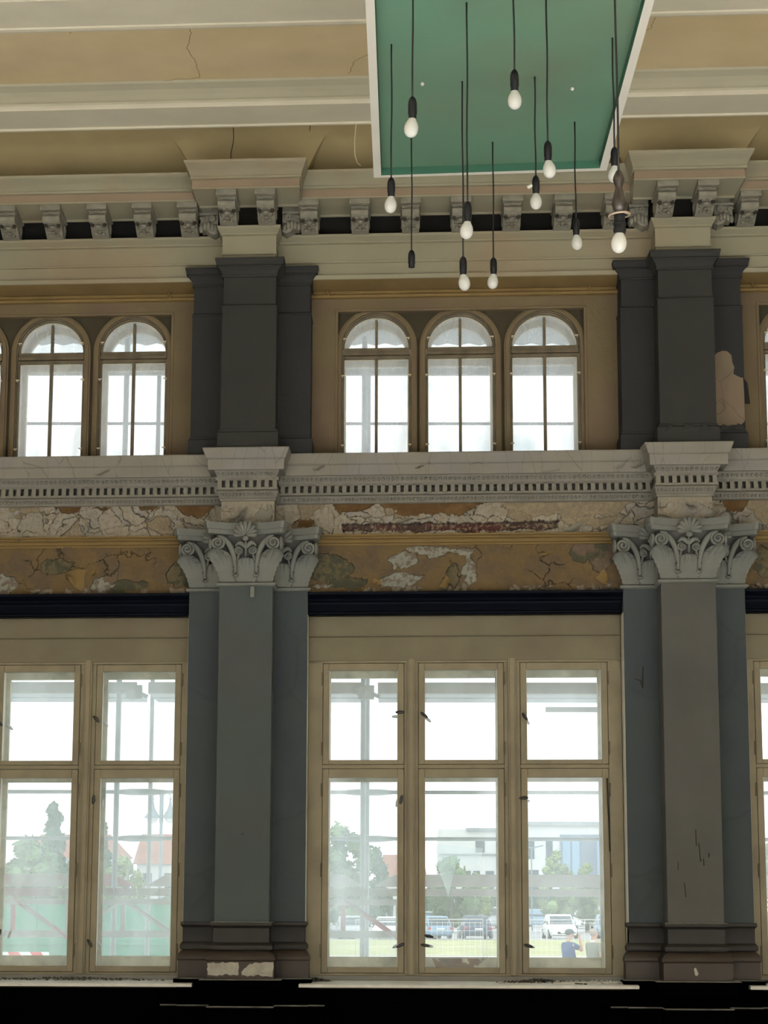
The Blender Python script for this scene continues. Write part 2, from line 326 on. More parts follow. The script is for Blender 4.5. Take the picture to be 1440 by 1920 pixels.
# upper zone beside and over the arched windows, one recessed panel per bay
for i in range(3):
    o = AOFF[i]; b = MB(); pl, pr = -0.492+o, 1.412+o
    b.box(CS[i]+0.44, pl, -0.5, 0.0, 4.9, 6.09); b.box(pr, CS[i+1]-0.44, -0.5, 0.0, 4.9, 6.09)
    b.build('wall_pier', 'tan', ww)
    b = MB(); N = 20; R1 = 0.29
    for cx in (-0.19, 0.459, 1.11):
        cx += o; xa = max(pl, cx-0.3255); xb = min(pr, cx+0.3255)
        pts = [(cx-R1*math.cos(math.pi*k/N), 5.812+R1*math.sin(math.pi*k/N)) for k in range(N+1)]
        arch = [(pts[0][0], 4.9)] + pts + [(pts[-1][0], 4.9)]
        top = [(xa, 4.9)] + [(min(max(x, xa), xb) if 0 < k < N else (xa if k == 0 else xb), 6.10) for k, (x, z) in enumerate(pts)] + [(xb, 4.9)]
        top[1] = (xa, 6.10); top[-2] = (xb, 6.10)
        b.grid([[(x, -0.06, z) for x, z in arch], [(x, -0.06, z) for x, z in top]])
        b.grid([[(x, -0.5, z) for x, z in arch], [(x, -0.5, z) for x, z in top]])
        b.grid([[(x, -0.06, z) for x, z in arch], [(x, -0.5, z) for x, z in arch]]) if False else None
    b.build('spandrel_panel', 'brown', ww)
    # thin moulding framing the recessed panel
    b = MB(); e = 0.018
    b.box(pl-e, pl+0.004, -0.06, 0.008, 4.9, 6.10); b.box(pr-0.004, pr+e, -0.06, 0.008, 4.9, 6.10); b.box(pl-e, pr+e, -0.06, 0.010, 6.088, 6.108)
    b.build('panel_moulding', 'tan', ww, bevel=0.003)
    b = MB()
    for hx in (CS[i]+0.58, CS[i+1]-0.66):        # iron hooks left in the band above the windows
        b.tube([(hx, 0.0, 6.235), (hx, 0.07, 6.24), (hx+0.01, 0.085, 6.20)], 0.009, 6)
    b.build('hook', 'ochre', ww)

# ------------------------------------------------------------ entablatures
def resaut(prof, x0, x1, hw0, r, z_ref=0):
    """mitred sweep: prof is a list of (d, z, grow); the block over each pilaster steps forward by r"""
    rows = []
    for d, z, g in prof:
        row = [(x0, d, z)]
        for c in CS:
            h = hw0+g
            row += [(c-h, d, z), (c-h, d+r, z), (c+h, d+r, z), (c+h, d, z)]
        row.append((x1, d, z)); rows.append(row)
    return MB().grid(rows)
XA, XB = HXL, HXR
# upper architrave (cream) with crown, two fasciae and bottom fillet
prof = [(0.0, 6.237, 0), (0.05, 6.250, 0), (0.16, 6.262, 0), (0.245, 6.275, 0.0), (0.262, 6.276, 0.0), (0.272, 6.306, 0.008), (0.243, 6.309, -0.002), (0.243, 6.405, -0.002), (0.262, 6.408, 0.004), (0.266, 6.418, 0.006), (0.258, 6.421, 0.002), (0.258, 6.552, 0.002), (0.285, 6.556, 0.012),
        (0.286, 6.566, 0.014), (0.305, 6.576, 0.022), (0.335, 6.592, 0.034), (0.338, 6.612, 0.038), (0.10, 6.625, 0.0)]
struct('trim_1', resaut(prof[3:], XA, XB, 0.203, 0.26), 'cream', 'cream stepped architrave band above the arched windows')
struct('trim_2', MB().grid([[(XA, d, z), (XB, d, z)] for d, z, g in prof[:4]]), 'ochre', 'ochre cove under the cream architrave')
b = MB(); b.extr([(0, 6.19), (0.035, 6.195), (0.045, 6.21), (0.030, 6.225), (0.05, 6.24), (0, 6.245)], XA, XB)
struct('trim_3', b, 'ochre', 'thin ochre moulding above the arched windows', smooth=40)
# black frieze behind the modillions
struct('trim_4', resaut([(0.12, 6.60, 0.03), (0.12, 7.0, 0.03)], XA, XB, 0.20, 0.26), 'black', 'black frieze strip behind the brackets')
# main cornice: soffit, corona, crown
prof = [(0.10, 6.83, -0.02), (0.32, 6.765, -0.035), (0.325, 6.750, -0.03), (0.345, 6.748, -0.03), (0.36, 6.760, -0.03), (0.675, 6.785, -0.004), (0.690, 6.780, 0.0), (0.692, 6.790, 0.0), (0.684, 6.793, -0.004), (0.684, 6.850, -0.004), (0.712, 6.853, 0.008), (0.716, 6.868, 0.010), (0.706, 6.872, 0.006), (0.712, 6.880, 0.010),
        (0.735, 6.90, 0.018), (0.76, 6.918, 0.028), (0.80, 6.932, 0.038), (0.815, 6.945, 0.045), (0.82, 6.962, 0.05), (0.50, 6.985, 0.045)]
cb_ = resaut(prof, XA, XB, 0.405, 0.27)
per = 4*len(CS)+1
for k_ in range(len(cb_.f)):
    if k_//per == 8: cb_.mi[k_] = 1
struct('trim_5', cb_, ['cream', 'creamp'], 'deep cream cornice stepping forward over the pilasters', smooth=22)
# lower entablature
prof = [(0.06, 4.705, -0.0), (0.17, 4.70, 0.02), (0.175, 4.706, 0.02), (0.20, 4.742, 0.038), (0.205, 4.752, 0.04), (0.29, 4.742, 0.072), (0.305, 4.735, 0.080), (0.31, 4.812, 0.084), (0.325, 4.818, 0.09), (0.33, 4.825, 0.095), (0.352, 4.885, 0.118), (0.352, 4.897, 0.12), (0.0, 4.925, 0.12)]
struct('trim_6', resaut(prof[4:], XA, XB, 0.203, 0.255), 'greyw', 'cracked grey white cornice ledge under the arched windows', bevel=0.003)
def eggs(x0, x1, z0, z1, d0, d1, pitch, side=None):
    """run of small egg shapes along a moulding"""
    b = MB(); n = max(1, round((x1-x0)/pitch)); p = (x1-x0)/n
    for i in range(n):
        cx = x0+(i+0.5)*p
        b.ball((cx, (d0+d1)/2+0.003, (z0+z1)/2), (p*0.36, 0.014, (z1-z0)*0.42), 7, 5)
    return b
b1 = resaut(prof[:5], XA, XB, 0.203, 0.255)
b2 = resaut([(0.05, 4.560, 0), (0.075, 4.566, 0.012), (0.10, 4.605, 0.022), (0.105, 4.612, 0.026), (0.165, 4.613, 0.026), (0.165, 4.628, 0.026), (0.075, 4.630, 0.0), (0.075, 4.70, 0.0), (0.06, 4.705, 0.0)], XA, XB, 0.203, 0.255)
b1.grid([]) if False else None
tr7 = struct('trim_7', b1, 'greyw2', 'grey enriched moulding with a row of small egg shapes')
tr8 = struct('trim_8', b2, 'greyw2', 'grey dentil band above the peeling fascia')
dp = 0.0583
def dentrow(x0, x1, d, zc0=4.622, zc1=4.692):
    b = MB(); n = round((x1-x0)/dp); p = (x1-x0)/n
    for i in range(n): b.box(x0+i*p+0.0135, x0+(i+1)*p-0.0135, d-0.095, d, zc0, zc1)
    b.box(x0, x1, d-0.095, d, zc1-0.010, zc1+0.014)
    return b
for i in range(3):
    a, c = CS[i]+0.225, CS[i+1]-0.225
    dentrow(a, c, 0.165).build('dentils', 'greyw2', tr8)
    eggs(a+0.02, c-0.02, 4.708, 4.742, 0.18, 0.195, 0.036).build('egg_row', 'greyw2', tr7, smooth=180)
    eggs(a, c, 4.570, 4.604, 0.085, 0.10, 0.029).build('egg_row', 'greyw2', tr8, smooth=180)
for c in CS:
    dentrow(c-0.236, c+0.236, 0.42).build('dentils', 'greyw2', tr8)
    eggs(c-0.235, c+0.235, 4.708, 4.742, 0.435, 0.45, 0.036).build('egg_row', 'greyw2', tr7, smooth=180)
    eggs(c-0.215, c+0.215, 4.570, 4.604, 0.34, 0.355, 0.029).build('egg_row', 'greyw2', tr8, smooth=180)

# peeling painted reliefs ------------------------------------------------
def sm(a, b_, x):
    t = min(max((x-a)/(b_-a), 0), 1); return t*t*(3-2*t)
def inpoly(x, z, poly):
    c = False; j = len(poly)-1
    for i in range(len(poly)):
        if (poly[i][1] > z) != (poly[j][1] > z) and x < (poly[j][0]-poly[i][0])*(z-poly[i][1])/(poly[j][1]-poly[i][1])+poly[i][0]: c = not c
        j = i
    return c
def cells(x, z, sc, seed, ax=1.0):
    wx = noise.noise(Vector((x*5, z*5, seed)))*0.09+noise.noise(Vector((x*16, z*16, seed+3)))*0.035+noise.noise(Vector((x*45, z*45, seed+2)))*0.010
    wz = noise.noise(Vector((x*5, z*5, seed+9)))*0.09+noise.noise(Vector((x*16, z*16, seed+5)))*0.035+noise.noise(Vector((x*45, z*45, seed+7)))*0.010
    ds, ps = noise.voronoi(Vector(((x+wx)*sc*ax, (z+wz)*sc, seed)))
    return ds[1]-ds[0], ps[0]
def relief(name, x0, x1, z0, z1, d, fn, parent, res=0.0055):
    nx = int((x1-x0)/res); nzz = int((z1-z0)/res); b = MB(); b.col = []; rows = []
    for j in range(nzz+1):
        z = z0+(z1-z0)*j/nzz; row = []
        for i in range(nx+1):
            x = x0+(x1-x0)*i/nx; h, c = fn(x, z)
            row.append((x, d+h, z)); b.col.append(c)
        rows.append(row)
    b.grid(rows); return b.build(name, 'plaster', parent)
WHT = (0.30, 0.28, 0.24); WH2 = (0.26, 0.25, 0.24); OCH = (0.088, 0.050, 0.019); STN = (0.215, 0.18, 0.13); BRK = (0.060, 0.036, 0.032); BRK2 = (0.075, 0.026, 0.025)
def lerp(a, b_, t): return tuple(a[k]+(b_[k]-a[k])*t for k in range(3))
def fascia_fn(seed, patches, bricks, stone):
    def fn(x, z):
        n1 = noise.fractal(Vector((x*9, z*9, seed)), 1.0, 2.0, 4); n2 = noise.fractal(Vector((x*30, z*30, seed+4)), 1.0, 2.0, 3)
        n3 = noise.noise(Vector((x*85, z*85, seed+8))); jx, jz = x+n1*0.03+n2*0.013+n3*0.005, z+n1*0.014+n2*0.011+n3*0.004
        for pg in bricks:
            if inpoly(jx, jz, pg):
                k = abs((x*5.2) % 1-0.5) > 0.46
                c = lerp(BRK, BRK2, sm(-0.1, 0.25, noise.noise(Vector((math.floor(x*5.2)*3.7, 1.3, seed)))))
                return -0.045+n2*0.010, (lerp(c, STN, 0.5) if k else lerp(c, STN, sm(0.1, 0.5, n2)))
        for pg in patches:
            if inpoly(jx, jz, pg): return -0.012, lerp(OCH, (0.12, 0.074, 0.032), sm(-0.2, 0.6, n1))
        for pg in stone:
            if inpoly(jx, jz, pg):
                e, p = cells(x, z, 7, seed+20)
                return -0.004+n2*0.004, lerp(STN, (0.25, 0.215, 0.155), sm(-0.3, 0.3, n2))
        e, p = cells(x, z, 8.5, seed, 0.8)
        tilt = noise.noise(p*3.1)
        dens = sm(-0.35, 0.1, noise.noise(Vector((x*3.1, z*6, seed+31)))); g = 1-(1-sm(0.0, 0.035, e))*dens
        hh = 0.006+0.012*tilt*((x*7.3) % 1)*sm(0, 0.3, e)+0.010*noise.noise(p*7)+n1*0.006+n2*0.003
        base = lerp(WHT, WH2, sm(-0.2, 0.4, noise.noise(p*5)))
        lost = noise.noise(p*11+Vector((seed, 0, 0)))
        if lost > 0.33: base = STN; hh = -0.008+n2*0.004
        e2, p2 = cells(x, z, 24, seed+51, 0.7); fine = sm(0.0, 0.3, noise.noise(Vector((x*4.3, z*7, seed+61))))
        base = lerp(base, lerp(base, (0.10, 0.085, 0.065), 0.75), fine*(1-sm(0.0, 0.05, e2)))
        base = lerp(base, STN, 0.55*sm(0.02, 0.32, n2+0.3*n1)); hh += 0.005*noise.noise(p2*9)*fine
        # loose paint hanging lower down
        t = sm(4.42, 4.36, z+n1*0.02)
        base = lerp(base, lerp(STN, WHT, sm(-0.1, 0.2, n2)), 0.5*t)
        return hh*g-0.012*(1-g), lerp((0.05, 0.045, 0.04), base, 0.25+0.75*g)
    return fn
zt, zb = 4.575, 4.52
def rp(x0, x1, z0, z1, seed, tp=0.25):       # ragged outline
    random.seed(seed); top = []; bot = []; n = max(4, int((x1-x0)/0.05))
    for i in range(n+1):
        x = x0+(x1-x0)*i/n; taper = min(1, 4*min(i, n-i)/n+tp)
        top.append((x, z1-random.random()*0.012)); bot.append((x, z1-(z1-z0)*taper*(0.75+0.4*random.random())))
    return top+bot[::-1]
bay_f = [
 ([rp(-2.66, -2.45, 4.51, 4.572, 1), rp(-2.36, -2.22, 4.53, 4.565, 2), rp(-2.02, -1.85, 4.53, 4.568, 3), rp(-1.72, -1.43, 4.47, 4.58, 4)], [], []),
 ([rp(-0.53, -0.20, 4.50, 4.578, 5), rp(-0.14, 0.62, 4.475, 4.575, 6), rp(-0.80, -0.66, 4.38, 4.44, 7)],
  [rp(-0.45, 1.185, 4.345, 4.415, 8, 0.85)], [rp(0.78, 1.75, 4.44, 4.585, 9), rp(1.2, 1.62, 4.36, 4.45, 10)]),
 ([rp(2.40, 2.62, 4.47, 4.58, 11), rp(2.9, 3.4, 4.48, 4.57, 12)], [], [rp(3.5, 4.2, 4.42, 4.58, 13)]),
]
for i in range(3):
    a, c = CS[i]+0.19, CS[i+1]-0.19
    relief('peeling_fascia', a, c, 4.315, 4.575, 0.045, fascia_fn(i*7.7, *bay_f[i]), tr8)
def neck_fn(seed, patches):
    f = fascia_fn(seed, patches, [], [])
    def fn(x, z):
        h, c = f(x, z); t = sm(4.48, 4.53, z); return h*(1-t), lerp(c, (0.27, 0.255, 0.21), t)
    return fn
bl = {1: [rp(-1.06, -0.965, 4.36, 4.48, 21), rp(-1.0, -0.955, 4.40, 4.55, 22)], 0: [], 2: [], 3: []}
for i, c in enumerate(CS):
    b = MB(); b.box(c-0.2, c+0.2, 0.0, 0.292, 4.29, 4.57); b.build('entablature_block', 'greyw2', tr8)
    relief('peeling_block_face', c-0.2, c+0.2, 4.30, 4.565, 0.297, neck_fn(40+i*3.3, bl[i]), tr8)
    b = MB(); b.box(c-0.212, c+0.212, 0.2, 0.318, 4.545, 4.565); b.build('block_moulding', 'greyw2', tr8, bevel=0.004)

# ochre moulding and peeling ochre frieze
b = MB(); b.extr([(0, 4.243), (0.026, 4.245), (0.026, 4.255), (0.020, 4.257), (0.020, 4.262), (0.040, 4.264), (0.040, 4.280), (0.032, 4.282), (0.034, 4.288), (0.060, 4.296), (0.062, 4.304), (0.085, 4.312), (0.085, 4.322), (0, 4.328)], XA, XB)
tr9 = struct('trim_9', b, 'ochre', 'ochre stepped moulding above the peeling ochre frieze', smooth=25)
OC = (0.118, 0.084, 0.042); GRN = (0.050, 0.053, 0.036); PW = (0.24, 0.25, 0.23)
def frieze_fn(seed, greens, whites):
    def fn(x, z):
        n1 = noise.fractal(Vector((x*6, z*6, seed)), 1.0, 2.0, 4); n2 = noise.fractal(Vector((x*26, z*26, seed+4)), 1.0, 2.0, 3)
        jx, jz = x+n1*0.05+n2*0.014, z+n1*0.03+n2*0.012
        w_ = next((q for q in whites if inpoly(jx, jz, q)), None); g_ = next((q for q in greens if inpoly(jx, jz, q)), None)
        if w_: return -0.006+n2*0.006, lerp((0.14, 0.12, 0.10), PW, sm(-0.25, 0.05, n2+n1*0.4))
        if g_: return -0.006+n2*0.003, lerp(GRN, (0.10, 0.085, 0.05), sm(-0.1, 0.3, n1+n2))
        e, p = cells(x, z, 3.6, seed+30)
        g = sm(0.0, 0.014, e); act = sm(0.08, 0.32, noise.noise(Vector((x*2.3, z*3, seed+11)))+0.12)
        g = 1-(1-g)*act
        c = lerp(OC, (0.095, 0.071, 0.046), sm(-0.3, 0.4, n1))
        if noise.noise(p*9+Vector((seed, 1, 0))) > 0.50: c = lerp(GRN, (0.12, 0.09, 0.065), sm(-0.2, 0.2, n1)); return -0.004+n2*0.004, c
        low = sm(3.95, 3.89, z+n2*0.03)
        if low > 0.5 and n1 > -0.05: c = lerp((0.20, 0.175, 0.15), (0.06, 0.055, 0.04), sm(-0.1, 0.15, n2))
        return (0.006+0.010*n1+0.016*noise.noise(p*5)*sm(0, 0.25, e)*act)*g-0.006*(1-g), lerp((0.025, 0.02, 0.013), c, 0.2+0.8*g)
    return fn
def blob(cx, cz, rx, rz, seed, n=14):
    random.seed(seed); return [(cx+rx*math.cos(2*math.pi*k/n)*(0.7+0.5*random.random()), cz+rz*math.sin(2*math.pi*k/n)*(0.7+0.5*random.random())) for k in range(n)]
bay_o = [
 ([blob(-2.62, 4.11, 0.14, 0.07, 1), blob(-1.65, 4.04, 0.12, 0.14, 2), blob(-2.1, 3.94, 0.16, 0.05, 5)], [blob(-3.05, 3.97, 0.10, 0.10, 3), blob(-2.28, 3.97, 0.09, 0.06, 4)]),
 ([blob(-0.56, 4.08, 0.20, 0.11, 6), blob(-0.42, 3.95, 0.17, 0.06, 7), blob(0.41, 4.02, 0.08, 0.09, 8)],
  [blob(0.02, 4.13, 0.12, 0.06, 9), blob(0.20, 4.20, 0.17, 0.035, 10), blob(0.0, 3.98, 0.17, 0.06, 11), blob(0.52, 4.05, 0.045, 0.14, 12), blob(0.45, 4.19, 0.12, 0.03, 13), blob(-0.60, 3.93, 0.09, 0.02, 14)]),
 ([blob(2.75, 4.1, 0.12, 0.12, 15)], [blob(4.0, 4.0, 0.25, 0.1, 16)]),
]
for i in range(3):
    a, c = CS[i]+0.40, CS[i+1]-0.40
    relief('peeling_frieze', a, c, 3.865, 4.25, 0.012, frieze_fn(3.1+i*5.9, *bay_o[i]), tr9)
# curled sheets of paint standing off the frieze
def curl(x, z, w_, h, out, ang, name, par, mt='ochre', d=0.02):
    b = MB(); rows = []
    for j in range(7):
        t = j/6; row = []
        for i in range(7):
            s_ = i/6-0.5; ww_ = w_*(1-0.75*t**2)
            px = s_*ww_; pz = -h*t*(1-0.25*t)+0.1*h*math.sin(s_*5); pd = out*t**1.6+0.01*math.sin(s_*6)*t
            ca, sa = math.cos(ang), math.sin(ang)
            row.append((x+px*ca-pz*sa, d+pd, z+px*sa+pz*ca))
        rows.append(row)
    b.grid(rows); b.grid([[(p[0], p[1]-0.004, p[2]) for p in r] for r in rows]); return b.build(name, mt, par, smooth=60)
for (x, z, w_, h, o_, an) in ((-2.42, 3.99, 0.16, 0.16, 0.09, -1.9), (-2.36, 4.06, 0.05, 0.05, 0.04, 0.4), (-0.17, 3.98, 0.07, 0.06, 0.03, -0.6), (1.50, 4.02, 0.09, 0.13, 0.05, 0.5), (0.32, 3.97, 0.10, 0.07, 0.04, 0.8), (-2.55, 4.19, 0.07, 0.04, 0.02, 0.2), (1.10, 4.18, 0.10, 0.03, 0.02, 0.1)):
    curl(x, z, w_, h, o_, an, 'paint_curl', tr9)
for (x, z, w_, h, o_, an) in ((-2.42, 4.40, 0.09, 0.05, 0.03, 1.2), (-2.92, 4.37, 0.04, 0.10, 0.04, 0.1), (0.02, 4.44, 0.10, 0.04, 0.03, 0.2), (1.30, 4.38, 0.16, 0.06, 0.04, 0.3), (-1.22, 4.46, 0.16, 0.05, 0.05, 0.55), (-1.23, 4.40, 0.13, 0.04, 0.04, 0.6), (2.16, 4.49, 0.10, 0.05, 0.04, -0.5), (2.30, 4.42, 0.12, 0.05, 0.05, 0.3)):
    curl(x, z, w_, h, o_, an, 'paint_curl', tr8, 'greyw2', 0.33 if abs(x+1.15) < 0.2 or abs(x-2.108) < 0.22 else 0.06)
for (x, z, w_, h) in ((-2.26, 4.765, 0.12, 0.035), (-3.1, 4.76, 0.05, 0.03), (-0.62, 4.785, 0.10, 0.04), (0.14, 4.775, 0.08, 0.02), (1.76, 4.775, 0.11, 0.04)):
    curl(x, z+0.02, w_, h, 0.03, 0.25, 'paint_curl', tr8, 'greyw2', 0.312)

# black lintel mouldings between the pilasters, panels above the lower windows
for i in range(3):
    a, c = CS[i]+0.452, CS[i+1]-0.452
    b = MB(); b.extr([(-0.03, 3.712), (0.035, 3.712), (0.045, 3.722), (0.045, 3.735), (0.03, 3.742), (0.04, 3.762), (0.055, 3.79), (0.06, 3.806), (0.075, 3.812), (0.085, 3.83), (0.125, 3.85), (0.135, 3.856), (0.138, 3.876), (-0.03, 3.884)], a, c)
    struct(f'trim_{10+i}', b, 'lintel', 'glossy black lintel moulding above the lower window', bevel=0.003)

# ------------------------------------------------------------ ceiling
zM = 7.28
ceil = MB()
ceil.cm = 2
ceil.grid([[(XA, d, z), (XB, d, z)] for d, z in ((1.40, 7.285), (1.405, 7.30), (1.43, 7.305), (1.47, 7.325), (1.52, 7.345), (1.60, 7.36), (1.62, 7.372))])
ceil.cm = 1
ceil.grid([[(XA, d, z), (XB, d, z)] for d, z in ((1.62, 7.372), (4.0, 7.372))])
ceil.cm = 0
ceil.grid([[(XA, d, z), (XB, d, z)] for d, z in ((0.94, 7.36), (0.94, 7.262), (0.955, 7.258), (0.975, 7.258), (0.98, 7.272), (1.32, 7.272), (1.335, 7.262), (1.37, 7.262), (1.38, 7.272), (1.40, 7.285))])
# second ceiling beam and beyond
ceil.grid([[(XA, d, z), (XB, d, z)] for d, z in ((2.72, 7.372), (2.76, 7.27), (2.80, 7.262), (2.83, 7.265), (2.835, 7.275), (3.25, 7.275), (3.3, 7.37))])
for dd in (3.3, 8.0, 12.7, 17.4):
    ceil.cm = 1; ceil.grid([[(XA, d, 7.372), (XB, d, 7.372)] for d in (dd, dd+4.7)])
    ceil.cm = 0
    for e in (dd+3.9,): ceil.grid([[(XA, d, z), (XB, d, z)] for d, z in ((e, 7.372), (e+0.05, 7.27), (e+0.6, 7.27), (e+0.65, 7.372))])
ce = struct('ceiling', ceil, ['creamceil', 'tanceil', 'ceilshade'], 'cream and tan painted plaster ceiling with flat moulded beams')
b = MB(); b.box(HXL-0.3, HXR+0.3, -0.6, 22.6, 7.9, 8.1); b.build('roof_slab', 'bwall', ce)
def crack(pts, zf, nm='crack', m='hcrack', r=0.0022, par=None):
    random.seed(int(abs(pts[0][0])*1000)); q = []
    for i in range(len(pts)-1):
        for k in range(6):
            t = k/6; a, c = pts[i], pts[i+1]
            x = a[0]+(c[0]-a[0])*t+random.uniform(-.008, .008); d = a[1]+(c[1]-a[1])*t+random.uniform(-.012, .012)
            q.append((x, d, zf(d)))
    q.append((pts[-1][0], pts[-1][1], zf(pts[-1][1])))
    MB().tube(q, r, 4).build(nm, m, par or ce)
flat = lambda d: 7.372
crack([(-1.43, 2.70), (-1.42, 2.45), (-1.475, 2.2), (-1.44, 1.95), (-1.44, 1.66)], flat); crack([(-1.44, 1.66), (-1.7, 1.62)], flat)
crack([(1.78, 2.9), (1.70, 2.55), (1.68, 2.35), (1.5, 2.1), (1.30, 1.95)], flat); crack([(-0.37, 1.66), (-0.32, 1.9), (-0.1, 2.15)], flat); crack([(-2.25, 2.5), (-2.1, 2.65)], flat)
MB().tube([(-0.335, 0.952, 7.262), (-0.345, 0.95, 7.13), (-0.341, 0.94, 7.02), (-0.322, 0.92, 6.97), (-0.30, 0.88, 6.965)], 0.003, 5).build('loose_wire', 'woodl', ce)
# cove with folded lunette over each cornice block
cov = MB(); NT = 12
def cv(t, r):                        # t 0 bottom .. 1 top; concave quarter
    a = t*math.pi/2
    d0, d1, z0, z1 = 0.30+r, 0.945, 6.93, 7.30
    return d0+(d1-d0)*(1-math.cos(a)), z0+(z1-z0)*math.sin(a)
xsets = []
def covrow(t):
    row = []; D0, Z0 = cv(t, 0.0); D1, Z1 = cv(t, 0.27*(1-t)**0.8)
    row.append((XA, D0, Z0))
    for c in CS:
        h = 0.40+0.27*t**1.3
        for k in range(2): row.append((c-h, (D0, D1)[k], (Z0, Z1)[k]))
        row.append((c-h*0.6, D1, Z1)); row.append((c, D1, Z1)); row.append((c+h*0.6, D1, Z1))
        for k in range(2): row.append((c+h, (D1, D0)[k], (Z1, Z0)[k]))
    row.append((XB, D0, Z0)); return row
cov.grid([covrow(k/NT) for k in range(NT+1)])
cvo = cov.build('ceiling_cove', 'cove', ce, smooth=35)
for (x0, t0, x1, t1) in ((-1.33, 0.05, -1.25, 0.95), (-0.73, 0.3, -0.68, 0.95)):
    q = []
    for k in range(9):
        t = t0+(t1-t0)*k/8; D1, Z1 = cv(t, 0.27*(1-t)**0.8 if x0 < -0.8 else 0); q.append((x0+(x1-x0)*k/8+random.uniform(-.006, .006), D1+0.002, Z1-0.002))
    MB().tube(q, 0.003, 4).build('crack', 'crack', ce)

# ------------------------------------------------------------ modillions under the cornice
def modillion_parts(root, x, dfront):
    w_ = 0.066; d1 = dfront; d0 = dfront-0.40
    side = []                        # S-shaped side outline (d,z)
    for k in range(9):
        a = -0.3+k/8*2.2; side.append((d1-0.045+0.045*math.cos(a)*1.0, 6.700+0.040*math.sin(a-0.6)))
    prof = [(d0, 6.80), (d0, 6.635), (d0+0.03, 6.612), (d0+0.08, 6.604), (d0+0.13, 6.615), (d0+0.18, 6.640), (d0+0.23, 6.662), (d0+0.27, 6.672), (d0+0.285, 6.665), (d0+0.31, 6.668), (d0+0.335, 6.685), (d0+0.34, 6.71), (d0+0.325, 6.728), (d0+0.325, 6.738), (d0+0.37, 6.744), (d0+0.375, 6.80)]
    b = MB(); b.extr(prof, x-w_, x+w_); b.build('bracket_body', 'modil', root, bevel=0.004)
    b = MB(); b.box(x-w_-0.012, x+w_+0.012, d0, d1-0.005, 6.742, 6.80); b.build('bracket_cap', 'modil', root, bevel=0.004)
    # carved leaf on the belly
    b = MB()
    for sx in (-1, 1):
        b.ball((x+sx*0.025, d0+0.285, 6.671), (0.022, 0.028, 0.012), 8, 6)
        b.ball((x+sx*0.028, d0+0.15, 6.618), (0.017, 0.022, 0.012), 8, 6)
    b.ball((x, d0+0.22, 6.652), (0.03, 0.05, 0.016), 8, 6); b.ball((x, d0+0.315, 6.69), (0.035, 0.016, 0.02), 8, 6)
    b.ball((x, d0+0.16, 6.628), (0.020, 0.05, 0.010), 8, 6)
    b.tube([(x-0.066, d0+0.345, 6.742), (x-0.035, d0+0.352, 6.730), (x, d0+0.352, 6.738), (x+0.035, d0+0.352, 6.730), (x+0.066, d0+0.345, 6.742)], 0.007, 6)
    b.ball((x-0.03, d0+0.20, 6.645), (0.024, 0.03, 0.012), 8, 6); b.ball((x+0.03, d0+0.20, 6.645), (0.024, 0.03, 0.012), 8, 6)
    b.build('carved_leaf', 'modil', root, smooth=180)
    for sx in (-1, 1):               # dark balls stand for the shade in hollows beside the leaf
        b = MB(); b.ball((x+sx*0.048, d0+0.245, 6.664), (0.017, 0.030, 0.016), 6, 5); b.build('hollow_shade', 'crack', root, smooth=180)
    for sx in (-1, 1):               # scroll on each side
        b = MB(); q = [(x+sx*(w_+0.001), d0+0.06+(0.045*(1-k/22))*math.cos(k*0.6), 6.68+(0.045*(1-k/22))*math.sin(k*0.6)) for k in range(22)]
        b.tube(q, 0.006, 5); b.build('side_scroll', 'modil', root, smooth=180)
mroot = None; mod_x = {}
wallx = [-3.009-0.355*3, -3.009-0.355*2, -3.009-0.355, -3.009, -2.665, -2.31, -1.964, -1.620, -0.697, -0.311, 0.073, 0.450, 0.838, 1.222, 1.597, 2.60, 2.955, 3.31, 3.67, 4.03, 4.39, 4.75]
blockx = [-1.30, -1.010, 1.955, 2.250]
ml = [(x, 0.67) for x in wallx]+[(x, 0.94) for x in blockx]
desc = {-3.009: 'at the far left edge of the photo', -2.665: 'second from the left edge', -2.31: 'third from the left edge', -1.964: 'fourth from the left edge', -1.620: 'just left of the left cornice block',
        -0.697: 'just right of the left cornice block', -0.311: 'left of the green lamp panel corner', 0.073: 'behind the cord of the empty socket', 0.450: 'behind the pair of close lamp cords', 0.838: 'right of the middle of the bay, clear of cords', 1.222: 'behind the right part of the bulbs', 1.597: 'partly behind the turned wooden lamp holder', 2.60: 'at the right edge of the photo, right of the right block',
        -1.30: 'left one of the two under the left cornice block', -1.010: 'right one of the two under the left cornice block', 1.955: 'left one of the two under the right cornice block', 2.250: 'right one of the two under the right cornice block'}
for x, df in ml:
    if mroot is None:
        mroot = empty('modillion', S(x, 0.2, 6.70), None, 'bracket', 'scrolled brackets under the cornice'); modillion_parts(mroot, x, df); o = mroot; base = (x, df)
    else: o = copy_tree(mroot, shift(x-base[0], df-base[1]))
    if x in desc: o['label'] = 'grey scrolled bracket, '+desc[x]
    else:
        nth = {-3.009-0.355: 'first past the left edge', -3.009-0.71: 'second past the left edge', -3.009-1.065: 'third past the left edge'}
        kk = next((v for q, v in nth.items() if abs(q-x) < 0.01), None) or ['first', 'second', 'third', 'fourth', 'fifth', 'sixth'][[2.955, 3.31, 3.67, 4.03, 4.39, 4.75].index(x)]+' past the right edge'
        o['label'] = 'grey scrolled bracket under the cornice, '+kk
